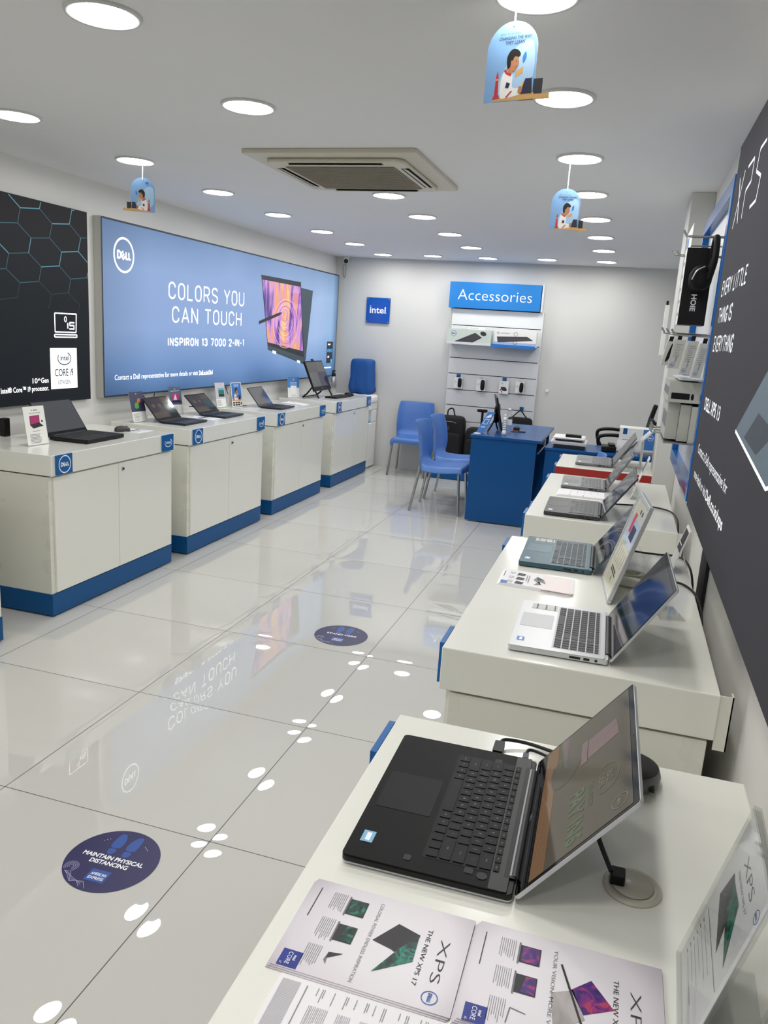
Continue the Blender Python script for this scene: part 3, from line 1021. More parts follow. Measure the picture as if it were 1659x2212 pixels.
# hanging cardboard mobiles
def kid(mb, f, s, fl, d):
    """printed picture of a child at a desk with a tablet"""
    P = lambda pts: [(fl * a * s, b * s) for a, b in pts]
    mb.poly(f, P([(-0.40, 0.02), (0.62, 0.02), (0.60, 0.16), (-0.40, 0.09)]), WOOD, d)
    mb.poly(f, P([(0.12, 0.62), (0.30, 0.72), (0.30, 0.58), (0.13, 0.50)]), WOOD, d)
    mb.blob(f, P([(0.28, 0.95), (0.34, 1.02), (0.36, 0.9), (0.30, 0.78), (0.27, 0.85)]), LBLUE, d)
    mb.poly(f, P([(-0.36, 0.09), (-0.26, 0.09), (-0.28, 0.55), (-0.31, 0.68), (-0.34, 0.55)]), REDP, d)
    mb.rect(f, *sorted((fl * -0.345 * s, fl * -0.275 * s)), 0.47 * s, 0.50 * s, YEL, d * 1.3)
    mb.poly(f, P([(-0.40, 0.06), (-0.34, 0.20), (-0.28, 0.20), (-0.22, 0.08)]), REDP, d * 1.2)
    mb.blob(f, P([(-0.21, 0.10), (-0.22, 0.40), (-0.16, 0.62), (-0.04, 0.66), (0.06, 0.55), (0.08, 0.30), (0.26, 0.26), (0.30, 0.15), (0.10, 0.10), (-0.06, 0.08)]), CARD_WHITE, d * 1.5)
    mb.blob(f, P([(-0.10, 0.70), (0.0, 0.76), (0.04, 0.60), (-0.01, 0.58)]), SKIN, d * 2)
    mb.line(f, P([(-0.14, 0.68), (-0.08, 0.60), (0.03, 0.56)]), 0.05 * s, REDP, d * 2.4)
    mb.line(f, P([(-0.06, 0.09), (0.07, 0.22)]), 0.035 * s, REDP, d * 2.4)
    mb.poly(f, P([(-0.10, 0.30), (-0.02, 0.28), (0.02, 0.38), (-0.07, 0.42)]), NAVY, d * 2.4)
    mb.blob(f, P([(-0.02, 0.70), (0.0, 0.88), (0.10, 0.98), (0.17, 0.90), (0.19, 0.80), (0.16, 0.72), (0.10, 0.64), (0.04, 0.63)]), SKIN, d * 2.6)
    mb.blob(f, P([(-0.09, 0.74), (-0.10, 0.95), (0.0, 1.09), (0.14, 1.08), (0.22, 0.98), (0.17, 0.93), (0.08, 0.94), (0.04, 0.86), (0.0, 0.86), (-0.01, 0.74), (-0.05, 0.70)]), HAIR, d * 3)
    mb.disc(f, fl * 0.015 * s, 0.81 * s, 0.022 * s, SKIN, d * 3.4, 10, 0.035 * s)
    mb.disc(f, fl * 0.125 * s, 0.845 * s, 0.012 * s, HAIR, d * 3.4, 8)
    mb.line(f, P([(0.10, 0.72), (0.15, 0.735)]), 0.012 * s, REDP, d * 3.4)
    mb.poly(f, P([(0.27, 0.14), (0.44, 0.14), (0.50, 0.46), (0.38, 0.46)]), NAVY, d * 2)
    mb.poly(f, P([(0.29, 0.17), (0.36, 0.40), (0.34, 0.42), (0.26, 0.22)]), YEL, d * 2.6)
    mb.poly(f, P([(0.44, 0.14), (0.56, 0.14), (0.53, 0.47), (0.50, 0.46)]), DKP, d * 2)
    mb.blob(f, P([(0.22, 0.17), (0.30, 0.16), (0.32, 0.28), (0.24, 0.30)]), SKIN, d * 2.8)

def mobile(label, x, y, ztop, h, rz, flip, text):
    t = thing('hanging_sign', label, 'hanging sign', (x, y, ztop - h), rz, 'arched cardboard signs hanging from the ceiling')
    c, q = math.cos(rz), math.sin(rz)
    f = Fr((0, 0, 0), (1, 0, 0), (0, 0, 1))
    w = h * 0.36
    zs = h - w
    arch = [(-w, 0.0), (w, 0.0), (w, zs)] + [(w * math.cos(R(5 * i)), zs + w * math.sin(R(5 * i))) for i in range(1, 36)] + [(-w, zs)]
    mb = MB().prism(f, arch, -0.0015, 0.0, CARD_WHITE, SKYB)
    a0, a1 = sorted((flip * 0.4 * w, flip * 1.62 * w))
    mb.slab(f, a0, a1, 0.0, h * 0.07, -0.0015, 0.0, CARD_WHITE, front=WOOD)
    mb.slab(f, *sorted((flip * w * 0.95, flip * w * 1.32)), h * 0.07, h * 0.26, -0.0015, 0.0, CARD_WHITE, front=DKP)
    mb.blob(f, [(-0.5 * w, 0.1 * h), (0.8 * w, 0.2 * h), (0.85 * w, 0.7 * h), (0.3 * w, 0.72 * h), (-0.2 * w, 0.45 * h)], SKYB2, 0.0001)
    kid(mb, f, h * 0.595, flip, 0.00025)
    if text:
        mb.text(f, 'BACK TO SCHOOL', -0.1 * w, h * 0.835, h * 0.020, NAVY, w=w * 0.8, align='C', d=0.0012)
        mb.text(f, 'CHANGING THE WAY', 0.10 * w, h * 0.775, h * 0.036, NAVY, w=w * 1.3, align='C', d=0.0012, bold=0.02, shear=0.2)
        mb.text(f, 'THEY LEARN', 0.10 * w, h * 0.718, h * 0.036, NAVY, w=w * 0.78, align='C', d=0.0012, bold=0.02, shear=0.2)
    else:
        mb.rect(f, 0.22 * w, 0.48 * w, h * 0.82, h * 0.89, LBLUE, 0.0012)
    mb.build('printed_card', t, local=True)
    MB().tube([(0, 0, h - 0.012), (0, 0.002, h + 0.02), (0, 0, ZC - 0.012 - (ztop - h))], 0.0022, PRINT_WHITE, sub=2).build('string', t, local=True)

mobile('arched blue sign of a child at a desk hanging nearest, from the front right downlight', 1.512, 0.2, 2.407, 0.186, R(-12), 1, True)
mobile('arched blue sign of a child at a desk hanging beside the blue slatwall frame', 1.52, 2.0, 2.334, 0.186, R(12), 1, True)
mobile('arched pale blue sign of a child hanging above the gap between the left posters', -0.803, 2.05, 2.375, 0.180, R(30), -1, False)

# ------------------------------------------------------------------ floor stickers
def sticker(label, x, y, r, lines):
    f = Fr((x, y, 0.0008), (1, 0.04, 0), (-0.04, 1, 0))
    mb = MB()
    NAV = pm('sticker_navy', '1B1550', 0.35)
    FT = pm('sticker_blue', '1F4C9C', 0.35)
    WV = pm('sticker_pale', 'B9BBD8', 0.4)
    mb.disc(f, 0, 0, r, NAV, 0, 64)
    s = r / 0.143
    for sx in (-1, 1):
        a = sx * 0.026 * s
        mb.blob(f, [(a + u * 0.017 * s + sx * 0.004 * s * (v > 0.09), v * s) for u, v in ((-0.8, 0.055), (-1.05, 0.085), (-0.5, 0.118), (0.5, 0.118), (1.05, 0.085), (0.8, 0.055))], FT, 0.0002)
        mb.blob(f, [(a + u * 0.013 * s, v * s) for u, v in ((-0.9, 0.046), (-0.8, 0.028), (0, 0.020), (0.8, 0.028), (0.9, 0.046))], FT, 0.0002)
    for sx in (-1, 1):
        for k in range(3):
            mb.disc(f, sx * (0.062 + 0.007 * k) * s, (0.086 - 0.006 * k) * s, 0.0014 * s, PRINT_WHITE, 0.0003, 8)
    b0 = 0.0 if len(lines) == 1 else -0.002
    for i, (tx, w) in enumerate(lines):
        mb.text(f, tx, 0, (b0 - i * 0.024) * s, 0.0165 * s, PRINT_WHITE, w=w * s, align='C', d=0.0003, bold=0.03)
    bb = -0.038 if len(lines) == 1 else -0.05
    mb.rect(f, -0.032 * s, 0.032 * s, (bb - 0.05) * s, bb * s, FT, 0.0002)
    for i, tx in enumerate(('AMERICAN', 'EXPRESS')):
        mb.text(f, tx, 0, (bb - 0.024 - i * 0.017) * s, 0.011 * s, PRINT_WHITE, w=0.05 * s, align='C', d=0.0003, bold=0.015)
    # wave drawing along the lower left rim
    for k in range(4):
        mb.ring(f, -0.098 * s, -0.062 * s, (0.022 - 0.005 * k) * s, 0.0011 * s, WV, 0.0002, 20, t0=-60, t1=230)
        pts = [((-0.105 + 0.02 * i) * s, (-0.085 - 0.0085 * i + 0.011 * math.sin(i * 2.0 + k * 0.5) - 0.004 * k) * s) for i in range(6)]
        pts = [p for p in pts if math.hypot(*p) < 0.137 * s]
        mb.line(f, pts, 0.0011 * s, WV, 0.0002)
    single(mb, 'floor_sticker', label, 'floor sticker', (x, y, 0), 'round navy stickers on the floor')
sticker('round navy floor sticker reading MAINTAIN PHYSICAL DISTANCING', 0.572, -0.19, 0.143, [('MAINTAIN PHYSICAL', 0.205), ('DISTANCING', 0.128)])
sticker('round navy floor sticker reading STAND HERE', 0.583, 1.814, 0.146, [('STAND HERE', 0.165)])

# ------------------------------------------------------------------ laptops
KEYGAP = 0.0032
ROWS = [[('Esc', 1), ('F1', 1), ('F2', 1), ('F3', 1), ('F4', 1), ('F5', 1), ('F6', 1), ('F7', 1), ('F8', 1), ('F9', 1), ('F10', 1), ('F11', 1), ('F12', 1), ('Ins', 1), ('Del', 1)],
        [(c, 1) for c in '`1234567890-='] + [('Back', 2)],
        [('Tab', 1.5)] + [(c, 1) for c in 'QWERTYUIOP[]'] + [('\\', 1.5)],
        [('Caps', 1.75)] + [(c, 1) for c in "ASDFGHJKL;'"] + [('Enter', 2.25)],
        [('Shift', 2.25)] + [(c, 1) for c in 'ZXCVBNM,./'] + [('Shift', 2.75)],
        [('Ctrl', 1), ('Fn', 1), ('Win', 1), ('Alt', 1), ('', 5), ('Alt', 1), ('Ctrl', 1), ('', 1), ('', 1), ('', 1), ('', 1)]]
PAD = [['', '', '', ''], list('N/*-'), list('789+'), list('456+'), list('123.'), list('0..E')]

def laptop(label, hx, hy, z, yaw, w, d, h, s, ang, shell, deck, keymat, dispmat, pad=False, legends=False, split=False,
           kb=(0.11, 0.80), tp=(0.36, 0.0), bezel=BLACK_GLOSS, sticker_m=None, lipmat=None, deco=None, group=None, thick=0.006, tray=None, basem=None, chin=0.125):
    """local frame: origin under the hinge, +x towards the user, +y to the user's right"""
    t = thing('laptop', label, 'laptop', (hx, hy, z), yaw, group)
    B = Fr((d, 0, 0), (0, 1, 0), (-1, 0, 0))             # a: across, b: front edge -> hinge, n: up
    hw = w / 2
    bm = basem or shell
    mb = MB().slab(B, -hw, hw, 0, d, 0.006 if basem else 0.003, h - 0.002, bm, 0.008)
    if basem:
        mb.slab(B, -hw, hw, 0, d, 0.003, 0.0058, shell, 0.008)
    for a in (-hw + 0.03, hw - 0.03):
        for b in (0.02, d - 0.02):
            mb.slab(B, a - 0.015, a + 0.015, b - 0.004, b + 0.004, 0.0, 0.003, BLACK)
    for a, b0, wd in () if basem else ((hw, d * 0.62, 0.026), (hw, d * 0.76, 0.014), (hw, d * 0.87, 0.006)):
        for sg in (1, -1):
            mb.box(d - b0 - wd, d - b0, sg * a - 0.0004, sg * a + 0.0004, h * 0.35, h * 0.7, GAP)
    mb.build('base', t, bevel=0.0015, local=True)
    mb = MB().slab(B, -hw, hw, 0, d - 0.008, h - 0.002, h, deck, 0.008)
    mb.build('palm_rest', t, bevel=0.0008, local=True)
    MB().slab(B, -0.052 + tp[1], 0.052 + tp[1], 0.012, 0.012 + d * tp[0], h, h + 0.0004, tray or deck, 0.004).build('touchpad', t, local=True)
    if sticker_m:
        mb = MB().rect(B, hw - 0.062, hw - 0.036, 0.016, 0.034, sticker_m, h + 0.0005)
        mb.rect(B, hw - 0.058, hw - 0.040, 0.022, 0.029, PRINT_WHITE, h + 0.0007)
        mb.build('sticker', t, local=True)
    # keyboard
    k0 = kb[0]
    k1 = d - 0.022
    kw = w * kb[1]
    units = 15 + (4.2 if pad else 0)
    u = kw / units
    hts = [0.62, 1, 1, 1, 1, 1]
    ru = (k1 - k0) / sum(hts)
    kbm = MB().slab(B, -kw / 2 - 0.003, kw / 2 + 0.003, k0 - 0.003, k1 + 0.003, h, h + 0.0003, tray or deck)
    keys = []
    y = k1
    for ri, row in enumerate(ROWS):
        hh = ru * hts[ri]
        x = -kw / 2
        for nm, un in row:
            keys.append((x, x + un * u, y - hh, y, nm))
            x += un * u
        if pad:
            x = -kw / 2 + 15.2 * u
            for nm in PAD[ri]:
                keys.append((x, x + u, y - hh, y, nm))
                x += u
        y -= hh
    g = KEYGAP / 2 * min(1.0, u / 0.017)
    def keymesh(mb, kk):
        a0, a1, b0, b1, nm = kk
        mb.slab(B, a0 + g, a1 - g, b0 + g, b1 - g, h + 0.0003, h + 0.0016, keymat, 0.0012, 2)
        if legends and nm:
            hgt = 0.0038 if len(nm) == 1 else 0.0022
            mb.text(B, nm, (a0 + a1) / 2, (b0 + b1) / 2 - hgt / 2, hgt, INK_L, align='C', d=h + 0.0018)
    if split:
        ko = kbm.build('keyboard', t, local=True)
        for kk in keys:
            m2 = MB()
            keymesh(m2, kk)
            m2.build('key', ko, local=True)
    else:
        for kk in keys:
            keymesh(kbm, kk)
        kbm.build('keyboard', t, local=True)
    if deco:
        deco(t, B, h, hw, d)
    # hinge and lid
    MB().cyl((0.002, -hw * 0.8, h * 0.75), (0.002, hw * 0.8, h * 0.75), h * 0.36, DARKGREY, 12).build('hinge', t, local=True)
    L = Fr((0, 0, h * 0.62), (0, 1, 0), (-math.cos(ang), 0, math.sin(ang)))
    lid = MB().slab(L, -hw, hw, 0.002, s, -thick, -0.0002, shell, 0.008).build('screen_lid', t, bevel=0.001, local=True)
    mb = MB().slab(L, -hw + 0.001, hw - 0.001, 0.004, s - 0.001, -0.0002, 0.0004, bezel, 0.006)
    mb.disc(L, 0, s - 0.006, 0.0018, DKP, 0.0006, 10)
    mb.build('bezel', lid, local=True)
    mb = MB().rect(L, -hw + 0.007, hw - 0.007, s * chin, s - 0.011, dispmat, 0.0008)
    return t, L, mb, (-hw + 0.007, hw - 0.007, s * chin, s - 0.011), lid

TZ = COUNTER_Z + 0.0004
def screen_emit(name, c, e=0.5, rough=0.06):
    return pm(name, c, rough, spec=0.5, emit=e, ecol=c)
BLKSCR = screen_emit('display_dark', '101114', 0.3)

# nearest black laptop
CARB = pm('black_carbon_deck', '0A0A0B', 0.5, spec=0.15, noise=0.25, nscale=60, bump=0.1, bscale=900)
def d1(t, B, h, hw, d):
    mb = MB()
    mb.slab(B, -hw + 0.001, hw - 0.001, d - 0.034, d - 0.0085, h + 0.0001, h + 0.0005, pm('worn_black_deck', '29292B', 0.4, spec=0.3), 0.002)
    mb.slab(B, -hw + 0.032, hw - 0.032, d - 0.016, d - 0.0005, h + 0.0003, h + 0.0007, BLACK, 0.001)
    mb.slab(B, -hw + 0.036, hw - 0.036, d - 0.0085, d - 0.006, h + 0.0005, h + 0.0012, GREYALU, 0.001)
    mb.disc(B, hw - 0.022, d - 0.045, 0.0075, BLACK, h + 0.0008, 20)
    for a in (hw - 0.027, -hw + 0.03):
        mb.slab(B, a - 0.006, a + 0.006, d - 0.07, d - 0.058, h + 0.0001, h + 0.0006, pm('tape_patch', '1F2022', 0.6), 0.002)
    mb.slab(B, hw - 0.03, hw - 0.018, 0.085, 0.095, h + 0.0001, h + 0.0006, MATS['tape_patch'], 0.002)
    mb.build('power_strip', t, local=True)
D1 = screen_mat('display_beige_page', [(0.0, '6B614E'), (0.5, '77705F'), (1.0, '6E6A60')], 1.2, 2.0, 0.36)
t, L, mb, (a0, a1, b0, b1), lid = laptop('nearest open black laptop with a silver edge, screen tilted back, beside brochures', 1.827, -0.874, TZ, R(181.0), 0.359, 0.241, 0.017, 0.229, R(52.2),
    SILVER, CARB, pm('black_keycap', '111214', 0.5, spec=0.22), D1, legends=True, split=True, kb=(0.112, 0.80), tp=(0.36, 0.0),
    sticker_m=pm('pale_badge', '7FB6D8', 0.4), deco=d1, tray=pm('black_touchpad', '141518', 0.5, spec=0.2), basem=BLACK, chin=0.135)
SB = screen_emit('display_floor', '5E4630', 0.5)
SG = screen_emit('display_dim_green', '3E4A38', 0.5)
SGY = screen_emit('display_dim_grey', '55524A', 0.5)
SPL = screen_emit('display_plum', '5B4A4C', 0.5)
SD = screen_emit('display_shadow', '3A3630', 0.5)
mb.rect(L, a0, a1, b0, b0 + 0.028, SB, 0.001)
mb.text(L, 'PAY IN6', 0.035, b0 + 0.068, 0.028, SG, w=0.125, d=0.0012, bold=0.03)
mb.text(L, 'BIG LAPTOP', 0.04, b0 + 0.105, 0.009, SG, w=0.06, d=0.0012, bold=0.02)
mb.ring(L, 0.06, b0 + 0.14, 0.035, 0.002, SG, 0.0012, ry=0.026, t0=-30, t1=200)
mb.text(L, 'BIG', 0.06, b0 + 0.142, 0.010, SGY, align='C', d=0.0012, bold=0.02)
mb.text(L, 'DEAL', 0.06, b0 + 0.127, 0.010, SGY, align='C', d=0.0012, bold=0.02)
mb.dell(L, a1 - 0.028, b1 - 0.022, 0.015, SGY, 0.0012)
mb.poly(L, [(-0.10, b0 + 0.10), (-0.04, b0 + 0.10), (-0.045, b0 + 0.165), (-0.10, b0 + 0.16)], SPL, 0.0011)
mb.rect(L, -0.105, -0.035, b0 + 0.085, b0 + 0.098, SPL, 0.0012)
mb.blob(L, [(-0.10, b0 + 0.02), (-0.03, b0 + 0.025), (-0.02, b0 + 0.06), (-0.06, b0 + 0.085), (-0.09, b0 + 0.06)], SD, 0.0011)
mb.build('display', lid, local=True)
mbl = MB().text(L, 'DELL', 0.0, 0.009, 0.005, GREYALU, align='C', d=0.0008, bold=0.02)
mbl.build('logo', lid, local=True)

# silver laptop
WV1 = screen_mat('display_blue_wave', [(0.0, '0F1422'), (0.3, '161D3A'), (0.5, '1D2854'), (0.70, '4A5060'), (0.78, '23283A'), (1.0, '10131C')], 3.2, 4.0, 0.38, 0.9)
WV2 = screen_mat('display_grey_wave', [(0.0, '14161E'), (0.3, '2A3040'), (0.45, '86847E'), (0.58, '2C3450'), (0.72, '8C887E'), (0.85, '1C1E26'), (1.0, '14161C')], 5.0, 5.0, 0.5, 1.1)
def lab_sticker(t, B, h, hw, d):
    mb = MB().slab(B, -hw + 0.018, -hw + 0.062, 0.03, 0.10, h, h + 0.0005, pm('spec_label', 'B2B2B0', 0.35), 0.002)
    for i in range(3):
        mb.bars(B, -hw + 0.022 + i * 0.014, -hw + 0.032 + i * 0.014, 0.094 , 3, 0.024, 0.004, INK, h + 0.0008, 0.4)
    mb.build('label', t, local=True)
t, L, mb, _, lid = laptop('open silver laptop with dark keys on the second right counter', 1.929, 0.005, TZ, R(181.1), 0.352, 0.236, 0.017, 0.236, R(57.5),
    SILVER, SILVER, pm('grey_keycap', '3E3F42', 0.5), WV1, pad=True, legends=True, split=True, kb=(0.105, 0.86), tp=(0.35, -0.02),
    sticker_m=pm('blue_badge', '2C78C8', 0.4), deco=lab_sticker, tray=pm('silver_touchpad', 'B4B6B8', 0.4, metal=0.3))
mb.build('display', lid, local=True)
# teal laptop
TEAL = pm('teal_aluminium', '3E5C68', 0.4, metal=0.3)
t, L, mb, _, lid = laptop('open teal blue laptop behind the tilted silver poster frame', 1.858, 0.757, TZ, R(181.3), 0.362, 0.239, 0.018, 0.236, R(55),
    TEAL, TEAL, pm('teal_grey_keycap', '4A5257', 0.5), WV2, pad=True, split=True, kb=(0.105, 0.86), tp=(0.35, -0.02),
    sticker_m=pm('sky_badge', '9CC4F0', 0.4), deco=lab_sticker, tray=pm('teal_touchpad', '4E6C78', 0.4, metal=0.3))
mb.build('display', lid, local=True)
# two dark ones on the third counter, one on the red counter
DKA = pm('dark_grey_aluminium', '3C3D40', 0.42, metal=0.3)
MDA = pm('mid_grey_aluminium', '75777A', 0.4, metal=0.3)
KY2 = pm('mid_grey_keycap', '55575A', 0.5)
t, L, mb, _, lid = laptop('open dark grey laptop at the near edge of the third right counter', 1.855, 1.604, TZ, R(181.1), 0.355, 0.238, 0.018, 0.231, R(55.4),
    DKA, DKA, KY2, WV2, kb=(0.105, 0.86), tp=(0.35, -0.02), sticker_m=PRINT_WHITE, tray=pm('dark_touchpad', '343538', 0.4))
mb.build('display', lid, local=True)
t, L, mb, _, lid = laptop('open mid grey laptop on the third right counter, just before the red counter', 1.857, 2.309, TZ, R(181.9), 0.327, 0.225, 0.016, 0.221, R(59),
    MDA, MDA, pm('pale_grey_keycap', '6A6C6F', 0.5), WV2, kb=(0.10, 0.86), tp=(0.34, 0.0), sticker_m=PRINT_WHITE, tray=pm('grey_touchpad', '626467', 0.4))
mb.build('display', lid, local=True)
t, L, mb, _, lid = laptop('open grey laptop on the counter with the red fascia', 1.874, 3.195, TZ, R(181.2), 0.357, 0.222, 0.017, 0.225, R(57),
    MDA, MDA, MATS['pale_grey_keycap'], BLKSCR, kb=(0.10, 0.86), tp=(0.34, 0.0), sticker_m=PRINT_WHITE, tray=MATS['grey_touchpad'])
mb.build('display', lid, local=True)
# left row
GRY = screen_mat('display_grey', [(0.0, '4A4C50'), (1.0, '5C5E62')], 0.6, 1.0, 0.8)
t, L, mb, _, lid = laptop('large thick black laptop on the counter below the hexagon poster', -1.265, 1.963, TZ, R(1.5), 0.364, 0.258, 0.024, 0.236, R(56.5),
    BLACK, BLACK, pm('black_keycap_b', '1D1E20', 0.5), GRY, kb=(0.12, 0.84), tp=(0.36, 0.0), tray=CHARCOAL)
mb.build('display', lid, local=True)
QP, QT, QB = screen_emit('display_quad_plum', '2E262E', 0.5), screen_emit('display_quad_teal', '26383C', 0.5), screen_emit('display_quad_tan', '403A32', 0.5)
QG = screen_emit('display_quad_olive', '454436', 0.5)
SLB = pm('slate_aluminium', '23262D', 0.4, metal=0.3)
def quad(L, mb, r):
    a0, a1, b0, b1 = r
    am = a0 + (a1 - a0) * 0.62
    mb.rect(L, a0, am, b0 + 0.05, b1, QP, 0.001)
    mb.rect(L, am, a1, b0 + 0.03, b1, QT, 0.001)
    mb.rect(L, a0, am, b0, b0 + 0.05, QB, 0.001)
    mb.rect(L, am, a1, b1 - 0.05, b1, QB, 0.0012)
    for q in (0.2, 0.45):
        mb.disc(L, a0 + (a1 - a0) * q, (b0 + b1) / 2 + 0.02, 0.022, QG, 0.0012, 16, 0.016)
for lab, hx, hy, yaw, an in (('left of two slim dark laptops on the second full left counter', -1.246, 3.045, 0.9, 50), ('right of two slim dark laptops on the second full left counter', -1.251, 3.639, 1.1, 44)):
    t, L, mb, r, lid = laptop(lab, hx, hy, TZ, R(yaw), 0.322, 0.214, 0.015, 0.206, R(an), SLB, SLB, MATS['black_keycap_b'], BLKSCR, kb=(0.095, 0.86), tp=(0.34, 0.0), tray=pm('slate_touchpad', '30343C', 0.4))
    quad(L, mb, r)
    mb.build('display', lid, local=True)
t, L, mb, r, lid = laptop('slim dark laptop alone on the third full left counter', -1.210, 4.587, TZ, R(2.3), 0.324, 0.215, 0.015, 0.205, R(51.5), SLB, SLB, MATS['black_keycap_b'],
                          GRY, kb=(0.095, 0.86), tp=(0.34, 0.0), tray=MATS['slate_touchpad'])
mb.poly(L, [(0.06, 0.022), (0.155, 0.022), (0.155, 0.12), (0.13, 0.10)], screen_emit('display_blue_corner', '1F4478', 0.5), 0.0012)
mb.build('display', lid, local=True)

# ------------------------------------------------------------------ all in one computer
HX, HY, HZ, AW, AS, AA = -1.20, 5.971, TZ + 0.083, 0.515, 0.327, R(66.7)
t = thing('desktop_computer', 'black all in one computer on angled legs on the farthest left counter', 'computer', (HX, HY, TZ), R(1.1))
L = Fr((0, 0, 0.083), (0, 1, 0), (-math.cos(AA), 0, math.sin(AA)))
sc_ = MB().slab(L, -AW / 2, AW / 2, 0, AS, -0.02, 0, BLACK, 0.004).build('screen', t, bevel=0.002, local=True)
mb = MB().rect(L, -AW / 2 + 0.012, AW / 2 - 0.012, 0.045, AS - 0.012, GRY, 0.0006)
mb.rect(L, 0.0, AW / 2 - 0.012, 0.045, 0.2, screen_emit('display_dark_plum', '221F30', 0.5), 0.001)
mb.rect(L, -AW / 2 + 0.012, 0.05, 0.2, AS - 0.012, screen_emit('display_taupe', '3A3936', 0.5), 0.001)
mb.build('display', sc_, local=True)
MB().slab(L, -0.05, 0.05, 0.008, 0.03, 0.0, 0.001, DKP).build('speaker_bar', sc_, local=True)
MB().slab(L, -0.03, 0.03, AS, AS + 0.022, -0.015, -0.004, BLACK).build('webcam', t, bevel=0.002, local=True)
for y in (-AW / 2 + 0.05, AW / 2 - 0.05):
    MB().tube([(-0.075, y, 0.2), (-0.03, y, 0.11), (0.03, y, 0.008)], 0.009, BLACK, sub=1).build('leg', t, local=True)
    MB().tube([(-0.04, y, 0.13), (-0.10, y - 0.01, 0.05), (-0.145, y - 0.02, 0.008)], 0.009, BLACK, sub=1).build('leg', t, local=True)
MB().tube([(-0.145, -AW / 2 + 0.03, 0.009), (-0.145, AW / 2 - 0.07, 0.009)], 0.006, BLACK, sub=1).build('crossbar', t, local=True)
# its keyboard, mouse and the bottle
mb = MB()
f = Fr((-1.03, 6.18, TZ), (0.05, 1, 0), (-1, 0.05, 0))
mb.slab(f, -0.22, 0.22, 0, 0.14, 0, 0.016, BLACK, 0.01)
for i in range(5):
    for j in range(15):
        mb.slab(f, -0.212 + j * 0.0285, -0.212 + j * 0.0285 + 0.025, 0.012 + i * 0.024, 0.012 + i * 0.024 + 0.02, 0.016, 0.02, CHARCOAL)
single(mb, 'keyboard', 'black computer keyboard lying before the all in one computer', 'keyboard', (-1.03, 6.18, TZ), bevel=0.001)

def mouse(label, x, y, z, rz, mat, s=1.0):
    t = thing('computer_mouse', label, 'mouse', (x, y, z), rz)
    def wp(p):
        k = 1.0 - 0.25 * max(0, p.x / 0.05)
        return Vector((p.x, p.y * (0.92 + 0.08 * math.cos(p.x * 60)), (p.z if p.z > 0 else p.z * 0.3) * k))
    MB().sup((0, 0, 0.006), 0.055 * s, 0.032 * s, 0.03 * s, mat, 0.7, 0.75, 26, 14, wp).build('shell', t, local=True)
    MB().cyl((0.03 * s, -0.004, 0.027 * s), (0.03 * s, 0.004, 0.027 * s), 0.007 * s, BLACK, 12).build('wheel', t, local=True)
    return t
mouse('black mouse beside the keyboard of the all in one computer', -1.09, 6.50, TZ, R(20), BLACK)
mouse('dark grey mouse right of the large thick black laptop', -1.18, 2.37, TZ, R(70), pm('mouse_grey', '3B3B3D', 0.5))
t = thing('drink_bottle', 'steel water bottle with black cap beside the all in one computer', 'bottle', (-1.311, 6.561, TZ))
MB().lathe([(0, 0), (0.032, 0), (0.035, 0.006), (0.035, 0.13), (0.033, 0.16), (0.022, 0.19), (0.02, 0.205), (0, 0.205)], STEEL, (-1.311, 6.561, TZ)).build('body', t)
MB().lathe([(0, 0.2), (0.022, 0.2), (0.024, 0.205), (0.022, 0.235), (0.012, 0.245), (0, 0.245)], BLACK, (-1.311, 6.561, TZ)).tube([(-1.311 - 0.015, 6.561, TZ + 0.235), (-1.311 - 0.01, 6.561, TZ + 0.262), (-1.311 + 0.02, 6.561, TZ + 0.262)], 0.006, BLACK).build('cap', t)

# ------------------------------------------------------------------ leaflets, cards, stands
def leaf(label, pts, z, mats, cat='leaflet', th=0.0015, art=None, name='leaflet', group=None, sheets=1):
    """pts: four corners (x, y) counter-clockwise, first edge = bottom edge of the page"""
    P = [Vector((x, y, 0)) for x, y in pts]
    c = sum(P, Vector()) / 4
    ux = (P[1] - P[0])
    uy = (P[3] - P[0])
    f = Fr(P[0] + Vector((0, 0, z)), ux, uy)
    W, H = ux.length, uy.length
    mb = MB()
    for k in range(sheets):
        j = 0.002 * k
        mb.slab(f, -j, W - j, j, H + j, k * th, (k + 1) * th - 0.0002, mats, 0)
    top = sheets * th
    if art:
        art(mb, f, W, H, top)
    return single(mb, name, label, cat, (c.x, c.y, z), group)

def art_lap(mb, f, a, b, s, scr, base, d):
    mb.poly(f, [(a - s * 0.4, b), (a + s * 0.45, b + s * 0.1), (a + s * 0.5, b + s * 0.62), (a - s * 0.35, b + s * 0.6)], DKP, d)
    mb.poly(f, [(a - s * 0.36, b + s * 0.04), (a + s * 0.41, b + s * 0.13), (a + s * 0.46, b + s * 0.59), (a - s * 0.31, b + s * 0.57)], scr, d * 1.1)
    mb.poly(f, [(a - s * 0.4, b), (a + s * 0.45, b + s * 0.1), (a + s * 0.75, b - s * 0.12), (a - s * 0.15, b - s * 0.24)], base, d)

def art_generic(mb, f, W, H, d):
    d += 0.0003
    mb.bars(f, W * 0.1, W * 0.5, H * 0.92, 3, H * 0.05, H * 0.018, INK_L, d)
    for q in (0.2, 0.5, 0.8):
        mb.rect(f, W * (q - 0.1), W * (q + 0.1), H * 0.45, H * 0.62, INK, d)
        mb.bars(f, W * (q - 0.1), W * (q + 0.1), H * 0.38, 4, H * 0.05, H * 0.015, INK_L, d)

